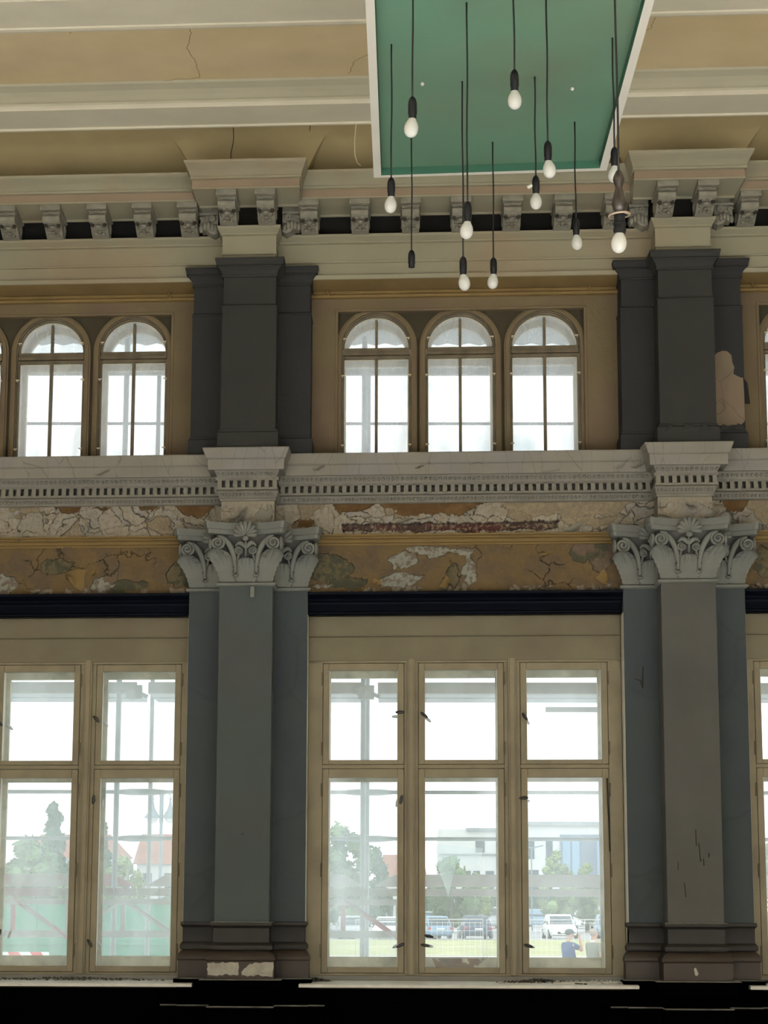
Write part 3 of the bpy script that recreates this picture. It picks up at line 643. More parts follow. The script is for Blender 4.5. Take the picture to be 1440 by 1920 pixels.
# carved side corbels flanking the blocks
def corbel(name, c, sx):
    x0 = c+sx*0.245; r = empty('carved_corbel', S(x0, 0.45, 6.70), None, 'carved ornament', 'carved leaf corbels beside the blocks')
    b = MB(); pts = []
    out = [(0, 6.81), (0.145, 6.81), (0.145, 6.76), (0.145, 6.735), (0.135, 6.70), (0.142, 6.66), (0.13, 6.63), (0.10, 6.635), (0.07, 6.60), (0.03, 6.585), (0, 6.60)]
    b.poly([(x0+sx*a, z) for a, z in out], 0.30, 0.465); b.build('corbel_body', 'modil', r, bevel=0.005)
    b = MB()
    for (ax, az, rr) in ((0.045, 6.705, 0.026), (0.118, 6.70, 0.020)):
        q = [(x0+sx*(ax+rr*(1-k/20)*math.cos(k*0.62)), 0.482, az+rr*(1-k/20)*math.sin(k*0.62)) for k in range(19)]; b.tube(q, 0.009, 6)
    b.build('spiral', 'modil', r, smooth=180)
    b = MB()
    for k in range(5): b.ball((x0+sx*(0.02+k*0.027), 0.475, 6.655-0.012*abs(k-2)+random.uniform(-.004, .004)), (0.017, 0.016, 0.034), 7, 5)
    b.box(min(x0, x0+sx*0.145), max(x0, x0+sx*0.145), 0.40, 0.485, 6.735, 6.755)
    b.build('leaf', 'modil', r, smooth=60); return r
CN = {1: 'left', 2: 'right'}
for i, c in enumerate(CS):
    for sx in (-1, 1):
        r = corbel('carved_corbel', c, sx)
        r['label'] = ('carved spiral and leaf corbel on the %s side of the %s cornice block' % ('left' if sx < 0 else 'right', CN[i])) if i in CN else 'carved corbel %s the block past the %s edge' % ('left of' if sx < 0 else 'right of', 'left' if i == 0 else 'right')

# ------------------------------------------------------------ pilasters
def ring_c(c, e, hw=0.2, dback=0.1, df=0.37): return [(c-hw-e, dback), (c-hw-e, df+e), (c+hw+e, df+e), (c+hw+e, dback)]
def ring_s(c, e, sx, df=0.12, din=0.19, dback=0.0): return [(c+sx*(0.45+e), dback), (c+sx*(0.45+e), df+e), (c+sx*din, df+e)]
def swp(fn, prof):
    rows = [[(x, d, z) for x, d in fn(e)] for e, z in prof]; b = MB(); b.grid(rows); return b
def spiral(cx, cz, r0, turns, sx, d, rad, bulge=0.02, start=0.0):
    q = []; n = int(26*turns)
    for k in range(n+1):
        t = k/n; a = start+2*math.pi*turns*t; rr = r0*(1-t)**0.8+0.002
        q.append((cx+sx*rr*math.cos(a), d+bulge*t, cz+rr*math.sin(a)))
    return q, [rad*(1-0.45*k/n) for k in range(n+1)]
def leaf(x, z, w_, h, d, out, lobes, lean=0.0, name='acanthus_leaf', root=None, curl_=1.0, m='cap'):
    b = MB(); NV, NU = 18, 25; rows = []; back = []
    for j in range(NV+1):
        v = j/NV; row = []; br = []
        ww_ = w_*(0.86+0.20*math.sin(v*math.pi*0.8))*(1-0.16*max(0, (v-0.80)/0.2)**2)
        sc = 1-0.09*(0.5+0.5*math.cos(v*lobes*2*math.pi))
        for i in range(NU+1):
            u = i/NU*2-1
            top = math.sqrt(max(0.0, 1-0.55*u*u)) if True else 1
            vz = v*(0.74+0.26*math.sqrt(max(0.0, 1-0.92*u*u)))+0.028*v*v*abs(math.cos(u*math.pi*3.5))
            fl = 0.014*abs(math.sin(u*math.pi*3.5))*sm(0.38, 0.9, v)
            dd = d+out*(v**3.0)*curl_+0.014*(1-u*u)-fl+0.006
            droop = 0.10*h*(max(0, v-0.84)/0.16)**2
            px = x+u*ww_*0.5*sc*(1+0.10*v)+lean*v**2.6
            row.append((px, dd, z+vz*h-droop)); br.append((px, dd-0.016, z+vz*h-droop-0.004))
        rows.append(row); back.append(br)
    b.grid(rows); b.grid(back); b.grid([rows[-1], back[-1]]); b.grid([[r[0] for r in rows], [r[0] for r in back]]); b.grid([[r[-1] for r in rows], [r[-1] for r in back]])
    return b.build(name, m, root, smooth=50)
def capital(par, c):
    """front capital centred on c with face at d=0.37; children of the capital part"""
    f = 0.37; R = MB()
    # bell: flares to the top
    R.grid([[(x, d, z) for x, d in ((c-hw, 0.0), (c-hw, f+e), (c+hw, f+e), (c+hw, 0.0))] for hw, e, z in ((0.195, -0.005, 3.90), (0.195, 0.0, 4.10), (0.205, 0.02, 4.20), (0.235, 0.05, 4.27), (0.24, 0.05, 4.30))])
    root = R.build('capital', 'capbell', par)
    # astragal
    b = MB(); b.grid([[(x, d, z) for x, d in ring_c(c, e, 0.2, 0.05)] for e, z in ((-0.01, 3.885), (0.012, 3.888), (0.022, 3.897), (0.022, 3.910), (0.012, 3.918), (-0.01, 3.922))]); b.build('astragal', 'cap', root, smooth=40)
    # abacus with concave front and canted horns
    n = 16; rows = []
    for e, z in ((-0.05, 4.262), (0.0, 4.268), (0.004, 4.298), (0.016, 4.304), (0.026, 4.345), (0.026, 4.352), (-0.08, 4.356)):
        row = [(c-0.255-e, 0.06, z), (c-0.29-e, f+0.10+e*0.5, z), (c-0.275-e*0.5, f+0.145+e, z)]
        for k in range(n+1):
            u = k/n*2-1; row.append((c+u*(0.255+e*0.3), f+0.045+e+0.10*u*u, z))
        row += [(c+0.275+e*0.5, f+0.145+e, z), (c+0.29+e, f+0.10+e*0.5, z), (c+0.255+e, 0.06, z)]; rows.append(row)
    b = MB(); b.grid(rows); b.build('abacus', 'cap', root, smooth=30)
    for sx in (-1, 1):
        # main volute with its rising stem
        q, rr = spiral(c+sx*0.208, 4.196, 0.050, 2.1, sx, f+0.115, 0.0118, 0.035, start=math.pi/2)
        stem = []
        for k in range(13):
            t = k/12; a = t*math.pi/2
            stem.append((c+sx*(0.078+0.130*(1-math.cos(a))**0.9), f+0.055+0.06*t, 3.985+0.262*math.sin(a)**0.8))
        b = MB(); b.tube(stem+q[1:], [0.011+0.012*math.sin(math.pi*min(1, k/12)) for k in range(13)]+rr[1:], 8)
        b.ball((c+sx*0.208, f+0.104, 4.196), (0.046, 0.012, 0.046), 14, 6)
        b.build('volute', 'cap', root, smooth=180)
        # side view scroll cheek
        b = MB(); b.ball((c+sx*0.262, f+0.06, 4.195), (0.02, 0.075, 0.055), 12, 8); b.build('volute_cheek', 'cap', root, smooth=180)
        q, rr = spiral(c+sx*0.048, 4.145, 0.028, 1.8, -sx, f+0.075, 0.0085, 0.02, start=math.pi/2)
        st = [(c+sx*(0.082-0.034*math.sin(k/8*math.pi/2)), f+0.05+0.02*k/8, 4.03+0.143*(k/8)) for k in range(9)]
        b = MB(); b.tube(st+q[1:], [0.010]*9+rr[1:], 7); b.ball((c+sx*0.048, f+0.066, 4.145), (0.024, 0.010, 0.024), 12, 6); b.build('inner_spiral', 'cap', root, smooth=180)
        # hanging leaflet above the inner spiral
        b = MB()
        q = [(c+sx*(0.004+0.075*k/8), f+0.085+0.01*math.sin(k/8*3), 4.165+0.035*math.sin(k/8*math.pi*0.9)) for k in range(9)]
        b.tube(q, [0.006+0.013*math.sin(math.pi*min(1, 0.15+k/9)) for k in range(9)], 7); b.build('leaflet', 'cap', root, smooth=180)
        leaf(c+sx*0.135, 3.922, 0.160, 0.250, f, 0.140, 6, lean=sx*0.085, root=root)
        # small eyed folds between the leaves
        b = MB()
        for k in range(3): b.ball((c+sx*(0.075+0.004*k), f+0.045, 3.965+0.028*k), (0.022-0.004*k, 0.022, 0.013), 8, 6)
        b.build('leaf_fold', 'cap', root, smooth=180)
        for (ax, az) in ((0.068, 4.065), (0.088, 4.025), (0.078, 3.972)): MB().ball((c+sx*ax, f+0.060, az), (0.007, 0.012, 0.0075), 6, 5).build('hollow_shade', 'crack', root, smooth=180)  # dark dots painted as shade between the carved leaves
    leaf(c, 3.922, 0.175, 0.185, f+0.02, 0.060, 5, root=root)
    # palmette on the abacus
    b = MB(); n = 9
    for k in range(n):
        a = math.pi*(0.0+1.0*k/(n-1)); L = 0.090+0.016*math.sin(a)
        q = [(c+L*t*math.cos(a)*1.0, f+0.135+0.02*math.sin(t*math.pi*0.8), 4.248+L*1.05*t*math.sin(a)) for t in (0.08, 0.35, 0.65, 0.9, 1.0)]
        b.tube(q, [0.006, 0.011, 0.0165, 0.016, 0.006], 7)
    b.ball((c, f+0.125, 4.232), (0.026, 0.018, 0.024), 10, 7); b.tube([(c, f+0.08, 4.10), (c, f+0.10, 4.23)], [0.006, 0.010], 6)
    b.build('palmette', 'cap', root, smooth=180)
    return root
def cap_copy(src, par, delta):
    c = src.copy(); COL.objects.link(c); c.parent = par; c.location = src.location+delta; WL[c.name] = WL[src.name]
    for ch in src.children:
        k = ch.copy(); COL.objects.link(k); k.parent = c; WL[k.name] = WL[ch.name]
    return c
proto_cap = None; proto_cap_c = None
plab = ['slate painted pilaster beyond the left edge', 'left slate green pilaster with white chipped plinth and leaf capital', 'right slate grey pilaster with scratches and small white chip on plinth', 'slate painted pilaster beyond the right edge']
for i, c in enumerate(CS):
    r = empty('pilaster', S(c, 0.37, 0), plab[i], 'pilaster', 'lower pilasters with leaf capitals')
    swp(lambda e: ring_c(c, e), [(0, 1.42), (0, 3.90)]).build('shaft', 'slate2' if i == 2 else 'slate', r, bevel=0.004)
    for sx in (-1, 1):
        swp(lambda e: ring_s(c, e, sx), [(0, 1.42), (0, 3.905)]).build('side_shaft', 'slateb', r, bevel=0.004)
        b = MB(); x0, x1 = sorted((c+sx*0.4515, c+sx*0.43)); b.box(x0, x1, -0.15, 0.112, 1.03, 3.71); b.build('bare_reveal', 'white', r)
    pb = [(0.0, 1.437), (0.022, 1.434), (0.024, 1.412), (0.012, 1.404), (0.002, 1.392), (0.002, 1.292), (0.012, 1.285), (0.026, 1.270), (0.028, 1.252), (0.022, 1.238), (0.0, 1.234)]
    pb2 = [(0.0, 1.236), (0.012, 1.228), (0.03, 1.215), (0.048, 1.19), (0.052, 1.17), (0.046, 1.160), (0.042, 1.157), (0.042, 1.034)]
    for pp_, mm in ((pb, 'basedk'), (pb2, 'basebr')):
        nm = 'base_moulding' if mm == 'basedk' else 'plinth'
        swp(lambda e: ring_c(c, e), pp_).build(nm, mm, r, smooth=35)
        for sx in (-1, 1): swp(lambda e: ring_s(c, e*0.75, sx), pp_).build(nm, mm, r, smooth=35)
    b = swp(lambda e: ring_c(c, e), [(0.0225, 1.4335), (0.0228, 1.4375), (0.004, 1.4385)]); b.build('worn_edge_highlight', 'dadoledge', r)  # chipped pale edge with a highlight painted in
    # capitals: one in front, one on each flanking strip
    if proto_cap is None:
        proto_cap = capital(r, c); proto_cap_c = c; cc = proto_cap
    else: cc = cap_copy(proto_cap, r, Vector((0, 0, 0)))
    for sx in (-1, 1): cap_copy(proto_cap, r, shift(sx*0.25, -0.25, -0.005))
    if i == 1:                        # white patch where the paint has gone from the plinth
        for poly_ in ([(-1.388, 1.045+0.012), (-1.392, 1.145), (-1.30, 1.150), (-1.165, 1.148), (-1.16, 1.06), (-1.25, 1.066), (-1.31, 1.055)], [(-1.14, 1.085), (-1.10, 1.13), (-1.06, 1.148), (-0.912, 1.150), (-0.915, 1.05), (-1.02, 1.062), (-1.09, 1.052), (-1.138, 1.06)]):
            random.seed(5); poly_ = [(a_[0]+(b_[0]-a_[0])*t/6+random.uniform(-.004, .004), a_[1]+(b_[1]-a_[1])*t/6+random.uniform(-.005, .005)) for a_, b_ in zip(poly_, poly_[1:]+poly_[:1]) for t in range(6)]
            MB().poly(poly_, 0.405, 0.4155).build('bare_patch', 'bare', r, bevel=0.003)
        MB().tube([(-1.155, 0.41, 2.07), (-1.155, 0.46, 2.075)], 0.012, 8).build('wall_plug', 'iron', r)
        b = MB(); b.tube([(-1.10, 0.37, 3.87), (-1.10, 0.42, 3.87)], 0.012, 6); b.box(-1.115, -1.085, 0.40, 0.412, 3.80, 3.88); b.build('bracket_hook', 'cap', r)
    if i == 2:
        MB().poly([(2.085, 1.075), (2.078, 1.12), (2.092, 1.128), (2.104, 1.10), (2.11, 1.085), (2.10, 1.07)], 0.405, 0.415).build('bare_patch', 'bare', r)
        for (x, z, l, w_) in ((2.03, 1.72, 0.10, 0.003), (2.12, 2.10, 0.12, 0.0035), (2.14, 2.0, 0.13, 0.0035), (1.99, 1.87, 0.06, 0.003), (2.21, 1.93, 0.03, 0.005), (2.17, 1.89, 0.05, 0.004)):
            MB().tube([(x, 0.371, z), (x+0.03*l*8*(0.5-((x*37) % 1)), 0.372, z-l)], w_, 4).build('scratch', 'crack', r)
    if i == 2: MB().tube([(1.735, 0.121, 3.21), (1.775, 0.124, 3.195), (1.79, 0.124, 3.14), (1.795, 0.124, 3.30)], 0.004, 4).build('crack', 'crack', r)
# entrance level pedestals (black dado)
b = MB()
b.box(XA, XB, -0.1, 0.19, 0.0, 0.955)
dd_ = struct('baseboard_windows', b, 'dado', 'black painted dado panelling below the windows')
for i in range(3):
    a, c = CS[i]+0.60, CS[i+1]-0.60
    b = MB(); b.box(a, c, 0.18, 0.205, 0.80, 0.86)
    b.box(a, a+0.05, 0.18, 0.205, 0.2, 0.86); b.box(c-0.05, c, 0.18, 0.205, 0.2, 0.86); b.build('dado_frame', 'dado', dd_, bevel=0.006)
b = MB(); b.grid([[(x, d, z) for x, d in [(XA, 0.19)]+[q for c in CS for q in ((c-0.48, 0.195), (c-0.48, 0.24), (c-0.24, 0.24), (c-0.24, 0.46), (c+0.24, 0.46), (c+0.24, 0.24), (c+0.48, 0.24), (c+0.48, 0.195))]+[(XB, 0.19)]] for z in (0.0, 0.835)])
b.cm = 1; b.grid([[(x, d+e, z) for x, d in [(XA, 0.19)]+[q for c in CS for q in ((c-0.48, 0.195), (c-0.48, 0.24), (c-0.24, 0.24), (c-0.24, 0.46), (c+0.24, 0.46), (c+0.24, 0.24), (c+0.48, 0.24), (c+0.48, 0.195))]+[(XB, 0.19)]] for e, z in ((0.0, 0.835), (0.008, 0.84), (0.0, 0.846))])
b.build('dado_pedestals', ['dado', 'dadoledge'], dd_)
b = MB()
for c in CS:
    def rg(e): return [(c-0.485-e, 0.0), (c-0.485-e, 0.20+e), (c-0.275-e, 0.20+e), (c-0.275-e, 0.47+e), (c+0.275+e, 0.47+e), (c+0.275+e, 0.20+e), (c+0.485+e, 0.20+e), (c+0.485+e, 0.0)]
    b.cm = 0; b.grid([[(x, d, z) for x, d in rg(e)] for e, z in ((-0.05, 0.925), (0.0, 0.94), (0.0, 0.96), (0.018, 0.985), (0.022, 1.022), (0.021, 1.028))])
    b.cm = 1; b.grid([[(x, d, z) for x, d in rg(e)] for e, z in ((0.021, 1.028), (0.012, 1.034), (-0.10, 1.036))])
b.build('dado_cap', ['dado', 'dadoledge'], dd_)

# upper charcoal pilasters
ulab = ['charcoal upper pilaster beyond the left edge', 'left charcoal upper pilaster, paint intact, left of the three middle arched windows', 'right charcoal upper pilaster with paint peeled off its right strip', 'charcoal upper pilaster beyond the right edge']
for i, c in enumerate(CS):
    r = empty('upper_pilaster', S(c+0.01, 0.52, 4.9), ulab[i], 'pilaster', 'charcoal upper pilasters'); c = c+0.008
    rc = lambda e: ring_c(c, e, 0.2, 0.1, 0.52)
    rs = lambda sx: (lambda e: ring_s(c, e, sx, 0.275, 0.19, 0.0))
    sh = [(0.006, 5.03), (0.006, 5.988), (0.010, 5.992), (0.010, 6.004), (-0.002, 6.018), (-0.002, 6.235)]
    bs = [(0.028, 4.90), (0.028, 5.022), (0.014, 5.032), (0.016, 5.045), (0.0, 5.052)]
    cp = [(-0.002, 6.226), (0.010, 6.228), (0.012, 6.240), (0.006, 6.244), (0.010, 6.252), (0.018, 6.275), (0.034, 6.296), (0.040, 6.300), (0.040, 6.310), (0.054, 6.313), (0.058, 6.340), (0.062, 6.350), (0.062, 6.366), (-0.02, 6.37)]
    swp(rc, sh).build('shaft', 'char', r); swp(rc, bs).build('base', 'char', r); swp(rc, cp).build('cap', 'char', r)
    for sx in (-1, 1):
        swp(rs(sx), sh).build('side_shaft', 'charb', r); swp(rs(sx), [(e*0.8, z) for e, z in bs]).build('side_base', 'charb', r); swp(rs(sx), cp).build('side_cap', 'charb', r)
        b = MB(); x0, x1 = sorted((c+sx*0.4515, c+sx*0.44)); b.box(x0, x1, 0.0, 0.27, 4.9, 6.0)
        if sx < 0: b.build('edge_strip', 'tan', r)
    if i == 2:
        # coat of paint gone: old plaster bare on the right strip with ragged edge
        pts = [(0.198, 5.10), (0.198, 5.42), (0.235, 5.46), (0.24, 5.49), (0.20, 5.52), (0.198, 5.57), (0.225, 5.61), (0.26, 5.645), (0.30, 5.66), (0.335, 5.655), (0.365, 5.625), (0.37, 5.57), (0.385, 5.53), (0.375, 5.48), (0.40, 5.465), (0.43, 5.45), (0.451, 5.45), (0.453, 5.12), (0.42, 5.085), (0.36, 5.09), (0.30, 5.075), (0.25, 5.09)]
        MB().poly([(c+a, z) for a, z in pts], 0.20, 0.2840).build('bare_patch', 'barep', r)
        cu = MB(); cu.grid([[(c+0.447, 0.29, 5.45), (c+0.455, 0.282, 5.25)], [(c+0.475, 0.31, 5.40), (c+0.488, 0.32, 5.24)]]); cu.grid([[(c+0.447, 0.284, 5.45), (c+0.455, 0.276, 5.25)], [(c+0.473, 0.304, 5.40), (c+0.486, 0.314, 5.24)]]); cu.build('paint_curl', 'charb', r)
        b = MB()
        for (a, z, q) in ((-0.17, 4.985, 0.09), (-0.05, 4.99, 0.12), (0.08, 4.985, 0.10), (0.26, 5.04, 0.10), (0.37, 5.045, 0.09)):
            dd2 = 0.552 if a < 0.2 else 0.30
            b.grid([[(c+a, dd2, z), (c+a+q*0.8, dd2, z+0.01)], [(c+a+0.02, dd2+0.03, z+0.045), (c+a+q*0.75, dd2+0.01, z+0.030)]])
        b.build('paint_curl', 'char', r)

# ------------------------------------------------------------ windows
def ring_frame(b, x0, x1, z0, z1, w_, d0, d1, wb=None, wt=None):
    wb = wb or w_; wt = wt or w_
    b.box(x0, x0+w_, d0, d1, z0, z1); b.box(x1-w_, x1, d0, d1, z0, z1); b.box(x0+w_, x1-w_, d0, d1, z0, z0+wb); b.box(x0+w_, x1-w_, d0, d1, z1-wt, z1)
    return b
def olive(par, x, z, ang, d=-0.055, pale=False):
    b = MB(); b.tube([(x, d-0.03, z), (x, d+0.025, z)], 0.008, 8)
    L = 0.034; ca, sa = math.cos(ang), math.sin(ang)
    q = [(x+ca*t*L, d+0.028, z+sa*t*L) for t in (-1, -0.8, -0.4, 0, 0.4, 0.8, 1)]
    b.tube(q, [0.004, 0.008, 0.0115, 0.012, 0.0115, 0.008, 0.004], 8)
    return b.build('handle', 'iron' if not pale else 'steel', par, smooth=60)
SX = [(-0.589, 0.027), (0.132, 0.776), (0.896, 1.552)]
UZ, LZ = (2.593, 3.359), (1.062, 2.565)
HND = [[None, None, None, None],
       [[(-0.005+0.0, 2.982, 0.0), (0.004, 2.331, 1.35), (0.0, 1.267, 0.45)], [(0.176, 2.961, -0.7), (0.182, 1.267, -0.15), (0.209, 1.333, -0.2)], [(0.928, 2.946, -0.95), (0.914, 2.342, 0.05), (0.939, 1.266, -0.25)]]]
def lower_window(idx, off, label, hnds):
    win = empty(f'window_{idx}', S(0.479+off, -0.1, 1.05), label, 'window', None, 'structure')
    x0, x1 = -0.697+off, 1.652+off
    # fixed frame
    b = MB()
    b.box(x0, -0.589+off, -0.40, -0.075, 1.05, 3.375); b.box(1.552+off, x1, -0.40, -0.075, 1.05, 3.375)
    b.box(x0, x1, -0.16, -0.075, 1.045, 1.062); b.box(x0, x1, -0.40, -0.075, 3.359, 3.39)
    for a, c in ((0.027, 0.132), (0.776, 0.896)):
        m_ = (a+c)/2
        b.box(a+off, c+off, -0.40, -0.085, 1.05, 3.375)
        b.box(m_-0.030+off, m_+0.030+off, -0.085, -0.060, 1.05, 3.385); b.box(m_-0.018+off, m_+0.018+off, -0.06, -0.048, 1.05, 3.39)
    for a, c in SX: b.box(a+off, c+off, -0.16, -0.082, 2.565, 2.593)
    b.build('frame', 'wood', win, bevel=0.003)
    b = MB(); b.box(x0, x1, -0.3, -0.066, 3.375, 3.557); b.box(x0, x1, -0.3, -0.045, 3.557, 3.563); b.box(x0, x1, -0.3, -0.052, 3.563, 3.712)
    b.build('head_board', 'woodh', win, bevel=0.003)
    b = MB(); b.box(x0, x1, -0.10, -0.03, 1.008, 1.046); b.build('sill_board', 'sillg', win, bevel=0.003)
    for k, (a, c) in enumerate(SX):
        a += off; c += off
        for (z0, z1), (gb, gt) in ((UZ, (2.626, 3.306)), (LZ, (1.104, 2.500))):
            b = MB(); ring_frame(b, a+0.003, c-0.003, z0+0.003, z1-0.003, 0.046, -0.125, -0.075, gb-z0, z1-gt)
            s_ = b.build('sash', 'wood', win, bevel=0.004)
            ring_frame(MB(), a+0.046, c-0.046, gb-0.004, gt+0.004, 0.0065, -0.12, -0.088).build('glazing_bead', 'white', s_)
            MB().box(a+0.05, c-0.05, -0.108, -0.105, gb, gt).build('pane', 'pane', s_)
            zo, zt_ = (2.60, 3.33) if z0 > 2 else (1.075, 2.555)
            go, gz = (2.62, 3.271) if z0 > 2 else (1.175, 2.479)
            b = MB(); ring_frame(b, a+0.002, c-0.002, zo, zt_, 0.052, -0.39, -0.345, go-zo, zt_-gz)
            s2 = b.build('outer_sash', 'woodo', win, bevel=0.004)
            MB().box(a+0.05, c-0.05, -0.372, -0.369, go-0.003, gz+0.003).build('outer_pane', 'pane2' if (z0 < 2 and k == 0) or off < -1 else 'paneclear', s2)
            hx = a-0.004 if k == 0 else (c+0.004)
            for zz in ((z0+0.12, z1-0.12) if z0 > 2 else (z0+0.16, (z0+z1)/2, z1-0.16)):
                MB().tube([(hx, -0.072, zz-0.05), (hx, -0.072, zz+0.05)], 0.0065, 6).build('hinge', 'woodd', s_)
        # lining of the box between inner and outer casements
        b = MB()
        b.box(a-0.002, a+0.02, -0.345, -0.13, 1.06, 3.36); b.box(c-0.02, c+0.002, -0.345, -0.13, 1.06, 3.36); b.box(a, c, -0.345, -0.13, 3.335, 3.36); b.box(a, c, -0.345, -0.13, 1.05, 1.075); b.box(a, c, -0.345, -0.13, 2.568, 2.592)
        b.build('lining', 'woodl', win)
        for (hx, hz, an) in hnds[k]: olive(win, hx, hz, an)
        for (hx, hz, an) in hnds[k]: olive(win, hx+0.03*(1 if k else -1), hz-0.01, an, -0.33, True)
    return win
lower_window(1, WOFF[1], 'middle lower triple window with white double casements between the two pilasters', HND[1])
lower_window(2, WOFF[0], 'left lower window seen cut by the left edge, scaffold girder and green hoarding behind',
   [[], [(-3.049, 2.912, -0.7), (-2.995, 1.343, 1.2)], [(-2.306, 2.938, -0.8), (-2.31, 2.334, 1.45), (-2.311, 1.274, -1.0)]])
lower_window(3, WOFF[2], 'right lower window of which only a narrow strip shows at the right edge', [[], [], []])
# a loose black rod on the right casement, a broken piece of outer rail and glass shard
win1 = bpy.data.objects['window_1']
MB().tube([(1.535, -0.066, 2.49), (1.548, -0.066, 1.95)], 0.006, 6).build('closing_rod', 'iron', win1)
b = MB(); b.poly([(0.235, 1.165), (0.27, 1.095), (0.56, 1.095), (0.63, 1.165)], -0.335, -0.325); b.build('bare_rail', 'brick', win1)
b = MB(); b.poly([(0.20, 2.02), (0.62, 1.98), (0.60, 1.86), (0.42, 1.87), (0.36, 1.62), (0.27, 1.87), (0.21, 1.9)], -0.33, -0.328); b.build('plastic_tatter', 'pane2', win1)

def arch_pts(cx, zc, r, n=20, z0=None):
    p = [(cx-r*math.cos(math.pi*k/n), zc+r*math.sin(math.pi*k/n)) for k in range(n+1)]
    if z0 is not None: p = [(cx-r, z0)]+p+[(cx+r, z0)]
    return p
def arch_band(b, cx, zc, ro, ri, d0, d1, z0=None):
    po, pi_ = arch_pts(cx, zc, ro, 22, z0), arch_pts(cx, zc, ri, 22, z0)
    b.grid([[(x, d1, z) for x, z in po], [(x, d1, z) for x, z in pi_], [(x, d0, z) for x, z in pi_], [(x, d0, z) for x, z in po], [(x, d1, z) for x, z in po]])
    return b
def arched_window(idx, cx, label):
    win = empty(f'window_{idx}', S(cx, -0.06, 4.93), label, 'window', 'arched upper windows', 'structure')
    zc = 5.812
    b = MB(); arch_band(b, cx, zc, 0.300, 0.272, -0.10, -0.02, 4.90); arch_band(b, cx, zc, 0.314, 0.297, -0.10, -0.035, 4.90); b.build('surround', 'tan', win, smooth=30)
    b = MB(); arch_band(b, cx, zc, 0.274, 0.263, -0.14, -0.045, 4.90); b.box(cx-0.26, cx+0.26, -0.14, -0.045, 5.752, 5.775); b.build('frame', 'woodd', win, smooth=30)
    # arched fanlight
    b = MB(); arch_band(b, cx, zc, 0.264, 0.250, -0.125, -0.062); b.box(cx-0.258, cx+0.258, -0.125, -0.062, 5.777, 5.812)
    s_ = b.build('fanlight_sash', 'woodd', win, smooth=30)
    MB().box(cx-0.010, cx+0.010, -0.12, -0.07, 5.81, 6.04).build('muntin', 'woodd', s_, bevel=0.003)
    pts = arch_pts(cx, zc, 0.252, 22); MB().poly(pts, -0.104, -0.101).build('pane', 'paneup', s_)
    arch_band(MB(), cx, zc, 0.251, 0.246, -0.12, -0.095).build('glazing_bead', 'woodl', s_, smooth=30)
    # lower casement
    b = MB(); ring_frame(b, cx-0.264, cx+0.264, 4.90, 5.750, 0.014, -0.125, -0.062, 0.03, 0.024); s_ = b.build('sash', 'woodd', win, bevel=0.003)
    MB().box(cx-0.011, cx+0.011, -0.12, -0.066, 4.92, 5.735).build('muntin', 'woodd', s_, bevel=0.003)
    MB().box(cx-0.251, cx+0.251, -0.104, -0.101, 4.92, 5.73).build('pane', 'paneup', s_)
    ring_frame(MB(), cx-0.251, cx+0.251, 4.92, 5.727, 0.004, -0.12, -0.095).build('glazing_bead', 'woodl', s_)
    # outer window of the pair
    b = MB(); arch_band(b, cx, zc-0.01, 0.29, 0.243, -0.42, -0.36, 4.88); b.box(cx-0.26, cx+0.26, -0.42, -0.36, 5.735, 5.79); b.build('outer_frame', 'woodl', win, smooth=30)
    b = MB(); arch_band(b, cx, zc, 0.2895, 0.276, -0.50, -0.13, 4.88); b.build('lining', 'white', win, smooth=30)
    pts = arch_pts(cx, zc-0.01, 0.25, 22, 4.9); MB().poly(pts, -0.392, -0.389).build('outer_pane', 'pane2', win)
    for sx in (-1, 1):
        for zz in (5.875, 5.58, 5.03):
            ax = 0.262 if zz < 5.8 else 0.25
            MB().tube([(cx+sx*ax, -0.05, zz), (cx+sx*(ax+0.004), -0.02, zz+0.006), (cx+sx*(ax-0.02), -0.015, zz+0.004)], 0.005, 6).build('turn_catch', 'woodl', win)
    return win
names = {1: ['left one of the three arched windows between the upper pilasters', 'middle one of the three arched windows between the upper pilasters', 'right one of the three arched windows between the upper pilasters'],
         0: ['arched window beyond the left edge of the photo showing only a sliver', 'arched window left of the left upper pilaster, second from it', 'arched window directly left of the left upper pilaster'],
         2: ['arched window at the right edge right of the peeling pilaster', 'arched window beyond the right edge', 'farthest arched window beyond the right edge']}
k = 4
for i in (1, 0, 2):
    for j, cx in enumerate((-0.19, 0.459, 1.11)):
        arched_window(k, cx+AOFF[i], names[i][j]); k += 1

# window sills
slab_l = ['white sloping wooden sill below the left lower window', 'white sloping wooden sill with dirt and flakes below the middle window', 'white sloping wooden sill at the right edge below the right window']
for i in range(3):
    a, c = -0.735+WOFF[i], 1.705+WOFF[i]
    b = MB(); b.extr([(-0.10, 0.975), (0.30, 0.972), (0.302, 0.990), (0.296, 0.996), (-0.03, 1.012), (-0.10, 1.012)], a, c)
    s_ = b.build('window_sill', 'sill', org=S((a+c)/2, 0.1, 0.98), bevel=0.003); tag(s_, slab_l[i], 'window sill', 'white sills under the lower windows')
